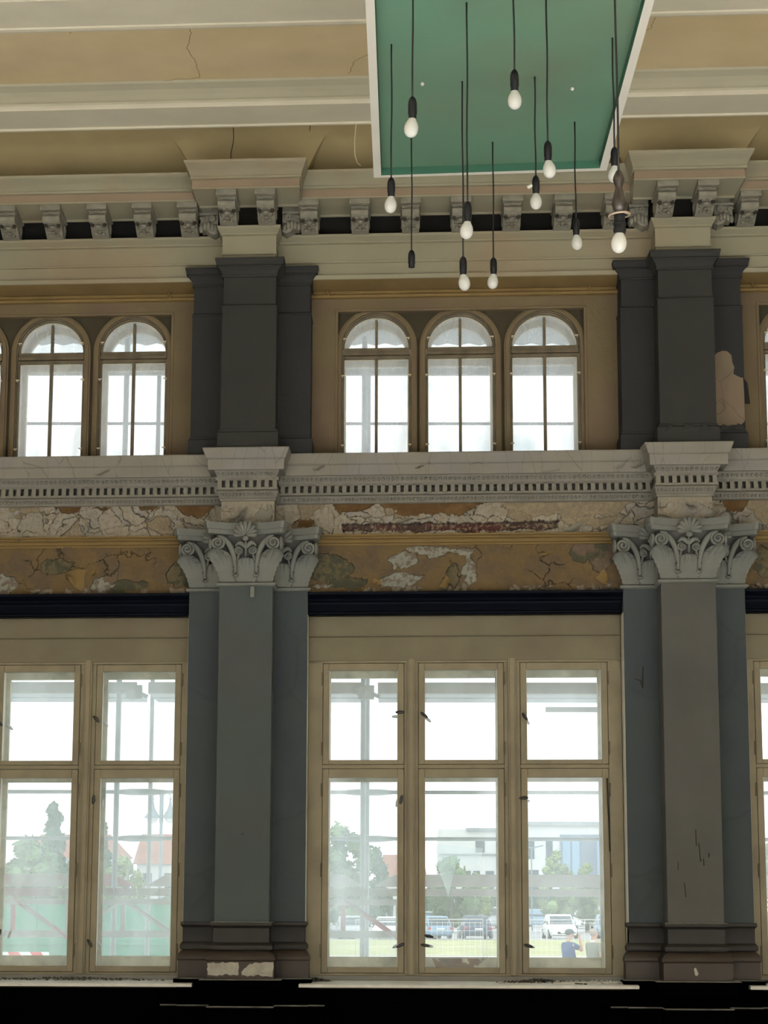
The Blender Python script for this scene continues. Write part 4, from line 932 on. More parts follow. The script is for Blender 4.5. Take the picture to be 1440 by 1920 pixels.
# dirt and debris on the sill
def pile(cx, cd, w_, n, seed, label, m='debris', zt=1.01):
    random.seed(seed); b = MB()
    for k in range(n):
        x = cx+random.gauss(0, w_/2.2); d = cd+random.gauss(0, 0.03); s_ = random.uniform(0.004, 0.013); h = 0.02*math.exp(-((x-cx)/(w_*0.5))**2)
        z = 1.0105-0.0485*max(0, d)+random.random()*h
        b.add([(x-s_, d-s_, z), (x+s_, d-s_*0.6, z), (x+s_*0.3, d+s_, z+s_*0.3), (x, d, z+s_)], [(0, 1, 2), (0, 1, 3), (1, 2, 3), (2, 0, 3)])
    o = b.build('dirt_pile', m, org=S(cx, cd, 1.0)); tag(o, label, 'debris', kind='stuff'); return o
pile(1.01, 0.06, 0.22, 420, 3, 'dark heap of dirt crumbs on the right half of the middle sill')
pile(-0.63, 0.05, 0.11, 220, 4, 'dark dirt in the left corner of the middle sill')
pile(-2.45, 0.06, 0.9, 260, 5, 'scattered dark crumbs along the left sill')
pile(1.35, 0.12, 0.5, 200, 6, 'pale paint flakes scattered on the right end of the middle sill', 'flake')
pile(2.63, 0.05, 0.08, 100, 8, 'dark dirt in the corner of the right sill')
fl = [((1.10, 0.22), (1.58, 0.10), 0.022, 'long pale strip of fallen beading lying on the middle sill'), ((1.24, 0.18), (1.34, 0.23), 0.007, 'short dark splinter lying on the middle sill'), ((1.31, 0.22), (1.50, 0.12), 0.006, 'thin pale splinter crossing the strip on the middle sill'), ((1.12, 0.12), (1.45, 0.08), 0.010, 'slim pale splinter at the back of the middle sill')]
for (p, q, w_, lab) in fl:
    zf = lambda d: 1.0105-0.0485*d
    b = MB(); dx, dd2 = q[0]-p[0], q[1]-p[1]; L = math.hypot(dx, dd2); nx, nd = -dd2/L*w_/2, dx/L*w_/2
    pts = [(p[0]+nx, p[1]+nd), (q[0]+nx*0.6, q[1]+nd*0.6), (q[0]-nx*0.6, q[1]-nd*0.6), (p[0]-nx, p[1]-nd)]
    b.grid([[(x, d, zf(d)+0.0005) for x, d in pts], [(x, d, zf(d)+0.006+w_*0.3) for x, d in pts]], True, True)
    o = b.build('wood_splinter', 'flake' if 'pale' in lab else 'iron', org=S(p[0], p[1], 1.0)); tag(o, lab, 'splinter', 'splinters on the middle sill')

# ------------------------------------------------------------ hanging green panel and pendant lamps (world coordinates)
ZP = 5.86
def PX(x, y): return (x, y)
p0 = [S(-0.165, 3.655, 0), S(1.232, 3.70, 0), S(1.226, 12.0, 0), S(-0.195, 12.0, 0)]
pan = empty('lamp_panel', (0.5, 8.5, ZP), 'long suspended green board with a white edge above the lamps', 'ceiling panel')
def quad(b, inset, z0, z1):
    c = sum((Vector(p) for p in p0), Vector())/4; out = []
    pts = [(p0[0].x+inset, p0[0].y-inset), (p0[1].x-inset, p0[1].y-inset), (p0[2].x-inset, p0[2].y+inset), (p0[3].x+inset, p0[3].y+inset)]
    return [[(x, y, z0) for x, y in pts], [(x, y, z1) for x, y in pts]]
b = MB(); A = quad(b, 0.0, 5.90, 5.99); Bq = quad(b, 0.045, 5.90, 5.99); C2 = quad(b, 0.05, 5.945, 5.99)
b.grid([A[1], A[0], Bq[0]], True); b.build('white_edge', 'white', pan, hall=False)
b = MB(); b.grid([Bq[0], C2[0]], True); b.build('inner_edge', 'greend', pan, hall=False)
b = MB(); b.add(quad(b, 0.04, 5.946, 5.99)[0], [(0, 1, 2, 3)]); b.add(quad(b, 0.0, 5.96, 5.99)[1], [(0, 1, 2, 3)]); b.build('green_board', 'green', pan, hall=False)
b = MB()
for (x, y) in ((0.1, 11.6), (0.95, 11.6), (0.1, 6), (0.95, 6)): b.tube([(x, y, 5.99), (x, y, 7.26)], 0.006, 6)
b.build('suspension_rod', 'white', pan, hall=False)
b = MB(); b.ball((0.93, 11.0, 5.935), 0.011, 8, 6); b.ball((0.115, 10.93, 5.935), 0.011, 8, 6); b.build('white_screw', 'white', pan, hall=False)
ZT = 5.944
LP = [('A', -0.05, 10.408, 5.08, 'pendant_lamp', 'leftmost pendant lamp with clear white bulb on a black cord'),
 ('B', 0.05, 8.9, 4.93, 'pendant_lamp', 'big bright pendant bulb high on the left, above the empty socket'),
 ('C', 0.06, 11.639, 5.08, 'pendant_lamp', 'pendant with an empty black socket and no bulb'),
 ('D', 0.33, 10.914, 4.82, 'pendant_lamp', 'lowest hanging pendant bulb of all, left of the lower pair'),
 ('E', 0.322, 9.888, 4.78, 'pendant_lamp', 'pendant bulb in the middle, its cord beside another cord'),
 ('F', 0.534, 11.853, 5.10, 'pendant_lamp', 'small far pendant bulb, right one of the lower pair'),
 ('G', 0.51, 9.1, 5.13, 'pendant_lamp', 'topmost pendant bulb seen against the green board'),
 ('H', 0.717, 10.853, 5.25, 'pendant_lamp', 'pendant bulb with a small clear tag beside its socket'),
 ('I', 0.710, 9.844, 5.07, 'pendant_lamp', 'pendant bulb at the lower edge of the green board, right of centre'),
 ('J', 0.985, 11.528, 5.23, 'pendant_lamp', 'pendant bulb against the cream architrave, left of the wooden holder'),
 ('K', 1.082, 10.327, 5.21, 'pendant_lamp', 'pendant bulb at the right corner of the green board'),
 ('L', 0.885, 8.3, 4.21, 'pendant_lamp', 'pendant lamp with turned wooden holder and a metal ring, lowest at the right')]
bulb_prof = [(0.001, -0.043), (0.010, -0.0415), (0.020, -0.035), (0.0275, -0.023), (0.0305, -0.008), (0.0300, 0.006), (0.0265, 0.019), (0.0205, 0.031), (0.0160, 0.040), (0.0145, 0.047), (0.014, 0.052)]
rc_ = random.Random(5)
# the heights above were read at each bulb's centre
from math import tan
def lampz(px, py, Y):
    v = r_*(px-720)+u_*(960-py)+f_*F; return 1.6+v.z*Y/v.y
BPY = dict(A=(733, 384), B=(772, 240), C=(772, 515), D=(869, 530), E=(878, 432), F=(924, 528), G=(964, 188), H=(1005, 378), I=(1028, 318), J=(1079, 455), K=(1151, 327), L=(1163, 455))
LZc = {k_: round(lampz(*BPY[k_], y), 3) for (k_, x, y, z, n_, l_) in LP}
for (k_, x, y, z, n_, l_) in LP:
    zc = LZc[k_]; xx = x
    # slight lean of the cord
    top = (x, y, ZT)
    r = empty('pendant_lamp', top, l_, 'pendant lamp', 'bare bulb pendant lamps under the green panel')
    if k_ == 'L':
        zs = zc+0.044
        b = MB(); b.lathe([(0.002, 0.235), (0.008, 0.232), (0.014, 0.222), (0.022, 0.205), (0.024, 0.19), (0.016, 0.165), (0.015, 0.155), (0.022, 0.13), (0.029, 0.105), (0.031, 0.088), (0.026, 0.068), (0.018, 0.055)], (x, y, zs+0.03), 18); b.build('turned_holder', 'brownwood', r, hall=False, smooth=50)
        b = MB(); b.lathe([(0.018, 0.0), (0.024, 0.002), (0.0265, 0.012), (0.0265, 0.02), (0.0235, 0.024), (0.0235, 0.034), (0.027, 0.036), (0.027, 0.044), (0.023, 0.048), (0.023, 0.085), (0.018, 0.09)], (x, y, zs-0.006), 20); b.build('socket', 'socket', r, hall=False, smooth=40)
        b = MB(); b.tube([(x+0.042*math.cos(a), y+0.042*math.sin(a), zs+0.072+0.004*math.cos(a)) for a in [2*math.pi*j/28 for j in range(29)]], 0.0045, 8, False); b.build('ring', 'ring', r, hall=False, smooth=180)
        b = MB(); b.tube([(x+0.042, y, zs+0.075), (x, y, zs+0.088), (x-0.042, y, zs+0.075)], 0.002, 5); b.build('ring_wire', 'ring', r, hall=False)
        ct = zs+0.262
    else:
        zs = zc+0.042
        b = MB(); b.lathe([(0.0165, 0.0), (0.0175, 0.002), (0.0175, 0.018), (0.0195, 0.022), (0.0200, 0.06), (0.0195, 0.075), (0.016, 0.090), (0.009, 0.100), (0.004, 0.104)], (x, y, zs), 18); b.build('socket', 'socket', r, hall=False, smooth=40)
        if k_ == 'C':
            pass
        ct = zs+0.103
    b = MB(); n = 14; ph = rc_.uniform(0, 6)
    b.tube([(x+0.0025*math.sin(ph+j*0.5)*math.sin(math.pi*j/n), y, ct+(ZT-ct)*j/n) for j in range(n+1)], 0.0048, 6); b.build('cord', 'cord', r, hall=False, smooth=180)
    if k_ != 'C':
        an = rc_.uniform(-0.12, 0.12)
        b = MB(); b.lathe([(rr_*1.03, zz) for rr_, zz in bulb_prof], (0, 0, 0), 24)
        b.v = [(x+vx*math.cos(an)+(vz-0.05)*math.sin(an), y+vy, zc+0.05+(vz-0.05)*math.cos(an)-vx*math.sin(an)) for vx, vy, vz in b.v]
        b.build('light_bulb', 'bulb', r, hall=False, smooth=180)
    if k_ == 'H': MB().tube([(x-0.045, y, zc+0.078), (x-0.02, y, zc+0.090)], 0.010, 8).build('clear_tag', 'white', r, hall=False)

# ------------------------------------------------------------ outside: scaffold against the facade (world coordinates)
YS = 18.6
sc = empty('scaffold', (0, YS, -0.6), 'pale weathered facade scaffold outside both rows of windows', 'scaffold')
def post(x, y, z0=-0.9, z1=6.58, r=0.024, m='galv'): return MB().tube([(x, y, z0), (x, y, z1)], r, 8).build('standard', m, sc, hall=False, smooth=60)
for x in (-5.4, -2.46, -0.325, 3.45, 6.3): post(x, YS)
for x in (-5.2, -2.255, -0.300, 3.62, 6.5): post(x, YS+0.75, r=0.02)
def rail(z, y, x0=-6, x1=7.5, r=0.017, m='galv'):
    b = MB(); b.tube([(x0, y, z), (x1, y, z)], r, 8); b.build('guard_rail', m, sc, hall=False, smooth=60)
rail(2.515, YS+0.10); rail(2.115, YS+0.10); rail(5.80, YS+0.1, r=0.014)
for px_ in (-2.255, -0.28, 3.55):
    for z in (2.515, 2.115):
        MB().tube([(px_-0.22, YS+0.10, z), (px_-0.10, YS+0.10, z), (px_+0.10, YS+0.10, z), (px_+0.22, YS+0.10, z)], [0.017, 0.028, 0.028, 0.017], 8).build('rail_coupler', 'galv', sc, hall=False, smooth=60)
# toe boards and lower boards
def plank(x0, x1, y, z0, z1, m='board', t=0.03, notch=None):
    b = MB()
    if notch:
        b.grid([[(x, yy, z) for x, z in notch] for yy in (y, y+t)], True, True)
    else: b.box(x0, x1, y, y+t, z0, z1)
    return b.build('toe_board', m, sc, hall=False, bevel=0.004)
for (x0, x1, n_) in ((-5.2, -2.32, 'boardr'), (-2.20, -0.33, 'board'), (-0.22, 3.5, 'board'), (3.6, 7, 'board')):
    ch = 0.11 if x0 < 0 else 0.02; cl = 0.15 if x0 > -3 and x0 < 0.5 else 0.02
    cl = 0.17 if x0 in (-2.20, -0.22) else 0.02
    cr_ = 0.17 if x1 in (-2.32, -0.33) else 0.02
    plank(0, 0, YS+0.2, 0, 0, n_, notch=[(x0, 1.72), (x0+cl, 1.812), (x1-cr_, 1.812), (x1, 1.72), (x1, 1.705), (x0, 1.705)])
    b = MB(); b.box(x0-0.05, x1+0.05, YS-0.02, YS+0.01, 1.625, 1.69); b.build('deck_board', n_, sc, hall=False, bevel=0.004)
# lattice girder under the lower deck, left of the middle
def girder(x0, x1, z0, z1, y):
    b = MB(); b.box(x0, x1, y, y+0.04, z1-0.05, z1); b.box(x0, x1, y, y+0.04, z0, z0+0.06); b.build('girder_chord', 'alu', sc, hall=False, bevel=0.004)
    n = max(1, round((x1-x0)/0.5)); p = (x1-x0)/n
    for k in range(n):
        xa = x0+k*p; up = k % 2 == 0
        MB().tube([(xa, y+0.02, z0 if up else z1), (xa+p, y+0.02, z1 if up else z0)], 0.024, 6).build('girder_brace', 'red' if k % 3 == 1 else 'alu', sc, hall=False)
        MB().tube([(xa+p, y+0.03, z0), (xa+p, y+0.03, z1)], 0.024, 6).build('girder_post', 'red' if k % 3 == 0 else 'alu', sc, hall=False)
girder(-3.78, -0.02, 1.275, 1.60, YS-0.1)
# upper deck seen in the top panes
for (x0, x1) in ((-5.3, -2.30), (-2.2, -0.34), (-0.2, 3.5), (3.6, 7)):
    b = MB(); b.box(x0, x1, YS-0.05, YS-0.01, 3.36, 3.46); b.build('deck_edge', 'board', sc, hall=False, bevel=0.004)
    b = MB(); b.box(x0, x1, YS+0.0, YS+0.32, 3.36, 3.40); b.box(x0, x1, YS+0.36, YS+0.75, 3.355, 3.395); b.build('deck_plank', 'deck', sc, hall=False)
MB().box(1.25, 1.80, YS-0.2, YS-0.16, 3.19, 3.235).build('ledger_stub', 'board', sc, hall=False)
for px_ in (-0.28, -2.3):
    b = MB()
    b.box(px_-0.085, px_+0.05, YS-0.09, YS-0.03, 3.31, 3.43); b.tube([(px_-0.13, YS-0.07, 3.42), (px_+0.10, YS-0.07, 3.33)], 0.02, 6); b.ball((px_-0.03, YS-0.05, 3.36), (0.07, 0.05, 0.06), 8, 6); b.build('node_bracket', 'alu', sc, hall=False)
# corrugated canopy above the scaffold, seen through the arches
cb = MB(); rows = []
for (y, z) in ((17.0, 6.62), (19.9, 6.85)):
    rows.append([(-6+14*j/280, y, z+0.012*math.sin(j*1.57)) for j in range(281)])
cb.grid(rows); rr2 = [[(x, y, z+0.012) for x, y, z in r] for r in rows]; cb.grid(rr2)
cano = cb.build('corrugated_canopy', 'deck', org=(0.5, 18.5, 6.6), hall=False, smooth=60); tag(cano, 'pale corrugated canopy sheet outside the tops of the arched windows', 'canopy')
b = MB(); b.box(-6, 8, 19.2, 19.26, 6.38, 6.52); o = b.build('eaves_board', 'clay', org=(0.5, 19, 6.4), hall=False, bevel=0.004); tag(o, 'pale eaves beam hanging under the corrugated canopy', 'beam')

# ------------------------------------------------------------ outside: ground, buildings, trees, cars, people
GZ = -1.0
struct('ground_paving', MB().box(-60, 60, 16.9, 102, GZ-0.2, GZ), 'pave', 'pale paved path outside the building', hall=False)
struct('ground_lawn', MB().box(-60, 60, 102, 141, GZ-0.2, GZ+0.02), 'grass', 'dry yellow green lawn strip before the car park', hall=False)
struct('ground_carpark', MB().box(-120, 120, 141, 420, GZ-0.2, GZ+0.0), 'asph', 'grey asphalt of the car park', hall=False)
def tree(x, y, h, w_, m, label, nm='tree', grp='trees beyond the car park', base=None, shape=1.0, seed=0, ncl=26):
    cone = shape > 1.2
    rg_ = random.Random(seed or int(abs(x*31+y))); r = empty(nm, (x, y, GZ), label, 'tree', grp)
    MB().tube([(x, y, GZ), (x+0.1, y, GZ+h*0.45)], [0.22, 0.12], 7).build('trunk', 'bark', r, hall=False)
    b = MB(); zb_ = base if base is not None else GZ+h*0.18; zt_ = GZ+h
    for k in range(ncl):
        t = (k+rg_.random())/ncl; zz = zb_+(zt_-zb_)*t; ww_ = w_/2*(math.sin(math.pi*(0.18+0.80*t)))**shape*1.0
        if cone: ww_ = w_/2*(1-t)**0.8*0.75
        a = rg_.uniform(0, 2*math.pi); rad = ww_*math.sqrt(rg_.random()); cx, cy = x+rad*math.cos(a), y+rad*math.sin(a)
        cr2 = (w_*0.21)*(1-(0.72 if cone else 0.45)*t)*rg_.uniform(0.7, 1.2)
        for q in range(90):
            v = Vector((rg_.gauss(0, 1), rg_.gauss(0, 1), rg_.gauss(0, 1))).normalized()*cr2*rg_.uniform(0.75, 1.12)
            p = Vector((cx, cy, zz))+v; s_ = w_*0.036*rg_.uniform(0.7, 1.5)
            e1 = Vector((rg_.gauss(0, 1), rg_.gauss(0, 1), rg_.gauss(0, 1))).normalized(); e2 = e1.cross(v.normalized()+Vector((.01, 0, 0))).normalized()
            b.add([p-e1*s_, p+e2*s_*0.6, p+e1*s_, p-e2*s_*0.6], [(0, 1, 2, 3)])
        b.ball((cx, cy, zz), cr2*0.8, 7, 5)
    b.build('foliage', m, r, hall=False); return r
tree(-4.3, 158, 7.6, 5.2, 'leafa', 'rounded green tree behind the left pane of the middle window', seed=1)
tree(-2.0, 165, 6.2, 3.4, 'leafb', 'darker tree right of the scaffold post in the middle window', seed=2)
tree(-6.2, 170, 6.4, 4.6, 'leafc', 'light green tree at the left side of the middle window', seed=3)
tree(4.0, 172, 5.6, 4.4, 'leafa', 'young leafy tree behind the middle pane of the middle window', seed=4, ncl=20)
tree(6.4, 176, 4.6, 3.6, 'leafc', 'low light green bush behind the middle pane', seed=5, ncl=16)
tree(12.5, 174, 6.2, 2.9, 'leafc', 'slim bright green tree in front of the white office block', seed=6, ncl=36)
tree(15.2, 177, 5.4, 2.6, 'leafc', 'second slim bright green tree in front of the office block', seed=7, ncl=34)
tree(17.2, 172, 4.8, 3.2, 'leafc', 'yellowish tree at the right side of the middle window', seed=8, ncl=18)
tree(-27.6, 160, 6.6, 6.0, 'leafa', 'broad green tree low in the left window', seed=9)
tree(-27.1, 168, 9.8, 5.0, 'leafb', 'tall dark conifer in the left window', seed=10, shape=1.6, ncl=46)
tree(-25.2, 184, 9.0, 2.6, 'leafb', 'slim dark conifer beside the tall one in the left window', seed=11, shape=1.6, ncl=34)
tree(-29.9, 172, 5.6, 5.0, 'leafc', 'light green tree at the far left edge', seed=12)
tree(-19.6, 152, 5.4, 3.6, 'leafc', 'bright leafy tree beside the street lantern', seed=13)
tree(-16.6, 164, 4.9, 3.0, 'leafb', 'dark tree behind the lantern post', seed=14)
tree(-21.2, 160, 4.2, 3.4, 'leafc', 'low bright tree before the gabled house', seed=15, ncl=18)
tree(28.5, 170, 6.2, 6.0, 'leafa', 'green tree seen through the right edge window', seed=16)
for k, (x, w_) in enumerate(((3.2, 5.0), (8.3, 5.0), (13.4, 5.0), (18.5, 5.0), (-3.8, 6))):
    r = empty('hedge', (x, 232, GZ), 'dense green hedge row behind the parked cars, '+['left of the middle pane', 'behind the mullion', 'behind the white cars', 'at the right', 'behind the girder'][k], 'hedge', 'hedge rows behind the cars')
    rg_ = random.Random(50+k); b = MB(); b.box(x-w_/2, x+w_/2, 231.6+0.0, 233, GZ, GZ+3.0)
    for q in range(1500):
        p = Vector((x+rg_.uniform(-w_/2+.15, w_/2-.15), 231.2+rg_.uniform(-.3, .3), GZ+rg_.uniform(0, 3.4))); s_ = rg_.uniform(0.08, 0.2)
        e1 = Vector((rg_.gauss(0, 1), rg_.gauss(0, .5), rg_.gauss(0, 1))).normalized(); e2 = e1.cross(Vector((0, 1, 0.2))).normalized()
        b.add([p-e1*s_, p+e2*s_*.7, p+e1*s_, p-e2*s_*.7], [(0, 1, 2, 3)])
    b.build('foliage', 'leafb', r, hall=False)
# white office block
bl_ = empty('office_block', (14, 262, GZ), 'white flat roofed office block with dark glazed bay', 'building')
YB = 262
b = MB(); b.box(4.6, 13.5, YB, YB+12, GZ, 10.0); b.box(13.4, 27, YB-2, YB+12, GZ, 10.5); b.build('walls', 'render', bl_, hall=False)
b = MB(); b.box(8.0, 13.6, YB-0.4, YB+12, 9.75, 10.15); b.box(13.2, 27.5, YB-2.5, YB+12, 10.35, 10.85); b.build('roof_edge', 'roofgrey', bl_, hall=False)
b = MB(); b.box(19.2, 26.5, YB-2.3, YB-1.9, 1.0, 9.3); b.build('grey_bay', 'greyrender', bl_, hall=False)
b = MB(); b.box(4.7, 13.0, YB-0.3, YB, 6.9, 7.05); b.build('ledge', 'roofgrey', bl_, hall=False)
for (x0, x1, z0, z1, y) in [(9.1, 10.2, 7.2, 8.7, YB), (12.0, 12.9, 7.2, 8.7, YB), (7.6, 8.5, 3.0, 5.0, YB), (8.8, 9.6, 2.4, 5.0, YB), (10.3, 11.3, 2.2, 5.0, YB), (12.2, 13.3, 2.2, 5.0, YB),
     (15.0, 16.1, 6.4, 8.9, YB-2), (17.5, 18.3, 6.4, 8.9, YB-2), (15.2, 16.6, 2.3, 5.1, YB-2), (17.2, 18.2, 2.3, 5.1, YB-2), (19.5, 20.4, 3.4, 9.0, YB-2.3), (20.6, 21.5, 3.4, 9.0, YB-2.3), (23.6, 24.4, 3.4, 9.0, YB-2.3)]:
    f_o = MB().box(x0, x1, y-0.06, y+0.02, z0, z1).build('window', 'winglass' if x0 < 19 else 'carb', bl_, hall=False)
# gabled houses seen in the left window
def house(x, y, w_, h, rh, label, hip=False, wm='render'):
    r = empty('house', (x, y, GZ), label, 'house', 'gabled houses beyond the trees')
    MB().box(x-w_/2, x+w_/2, y, y+8, GZ, GZ+h).build('walls', wm, r, hall=False)
    zt_ = GZ+h; i_ = w_*0.15 if hip else 0.0
    b = MB(); b.add([(x-w_/2-.4, y-.4, zt_), (x+w_/2+.4, y-.4, zt_), (x+w_/2+.4, y+8.4, zt_), (x-w_/2-.4, y+8.4, zt_), (x-w_/2+i_, y+4, zt_+rh), (x+w_/2-i_, y+4, zt_+rh)], [(0, 1, 5, 4), (2, 3, 4, 5), (0, 4, 3), (1, 2, 5), (0, 1, 2, 3)])
    b.build('roof', 'roofred', r, hall=False)
    for k in range(3):
        for zz in (1.2, 4.0):
            if zz+1.5 < h: MB().box(x-w_/2+w_*(k+0.5)/3-0.5, x-w_/2+w_*(k+0.5)/3+0.5, y-0.06, y+0.02, GZ+zz, GZ+zz+1.4).build('window', 'winglass', r, hall=False)
    MB().box(x+w_*0.2, x+w_*0.2+0.7, y+3, y+3.7, zt_+rh*0.3, zt_+rh+0.9).build('chimney', 'clay', r, hall=False); return r
house(-36.0, 235, 11, 7.0, 2.6, 'long house with red tiled roof at the far left', True)
house(-25.7, 240, 7.2, 6.4, 3.4, 'white gabled house with red roof behind the lantern post', False)
house(-16.6, 240, 7.6, 6.6, 3.0, 'house with red roof right of the lantern post', True)
house(0.3, 262, 5.0, 5.2, 2.8, 'small distant house with pointed roof right of the scaffold post', False)
# hoarding and red white barrier
b = empty('hoarding', (-8, 45, GZ), 'green board hoarding behind the scaffold girder in the left window', 'fence')
for k in range(12):
    x = -13+k*0.78; MB().box(x, x+0.775, 45, 45.04, GZ, 1.50).build('board', 'hoard', b, hall=False, bevel=0.01)
MB().box(-13, -3.65, 44.96, 45.0, 0.66, 0.72).build('rail', 'hoard', b, hall=False); MB().box(-13, -3.65, 44.96, 45.08, 1.50, 1.55).build('cap_rail', 'alu', b, hall=False)
bb = empty('warning_barrier', (-7.7, 43, GZ), 'red and white striped barrier board low in the left window', 'barrier')
yb_ = 43.0
MB().box(-8.6, -6.95, yb_, yb_+0.03, 0.42, 0.56).build('white_board', 'carw', bb, hall=False)
for k in range(4):
    x = -8.6+k*0.44; q = MB(); q.grid([[(x+0.05, yy, 0.42), (x+0.27, yy, 0.42), (x+0.22-0.05, yy, 0.56), (x-0.05+0.0, yy, 0.56)] for yy in (yb_-0.005, yb_+0.0)], True, True); q.build('red_stripe', 'redw', bb, hall=False)
for x in (-8.4, -7.1): MB().box(x-0.02, x+0.02, yb_, yb_+0.03, GZ, 0.45).build('leg', 'alu', bb, hall=False)
# double street lantern
def street_lantern():
    x, y = -8.34, 75; r = empty('street_lantern', (x, y, GZ), 'ornate two armed street lantern in the left window', 'street lamp')
    MB().tube([(x, y, GZ), (x, y, 0.4), (x, y, 5.2)], [0.09, 0.07, 0.05], 10).build('post', 'lantern', r, hall=False, smooth=60)
    for sx in (-1, 1):
        q = [(x+sx*(0.03+0.14*(1-math.cos(t))), y, 4.3+0.95*math.sin(t)**1.0+0.0) for t in [math.pi/2*k/8 for k in range(9)]]
        q = [(x+sx*0.05, y, 4.2), (x+sx*0.05, y, 5.1)]+[(x+sx*(0.05+0.13*(1-math.cos(t))), y, 5.1+0.14*math.sin(t)) for t in [math.pi*k/8 for k in range(1, 9)]]
        MB().tube(q, 0.022, 6).build('arm', 'lantern', r, hall=False, smooth=60)
        cx = x+sx*0.31
        MB().lathe([(0.01, 0.0), (0.04, -0.03), (0.05, -0.08), (0.03, -0.13), (0.05, -0.2), (0.06, -0.3), (0.10, -0.42), (0.22, -0.62), (0.29, -0.70), (0.29, -0.73), (0.2, -0.72)], (cx, y, 5.10), 16).build('shade', 'lantern', r, hall=False, smooth=50)
        MB().ball((cx, y, 4.38), (0.20, 0.20, 0.20), 14, 8).build('glass_globe', 'lampw', r, hall=False, smooth=180)
street_lantern()
r = empty('car_park_lamp', (11.9, 180, GZ), 'slim twin headed car park lamp in the right pane', 'street lamp')
MB().tube([(10.9, 180, GZ), (10.9, 180, 5.9)], 0.06, 6).build('post', 'lantern', r, hall=False)
for sx in (-1, 1): MB().tube([(10.9, 180, 5.8), (10.9+sx*1.0, 180, 6.05)], 0.06, 6).build('arm', 'lantern', r, hall=False)

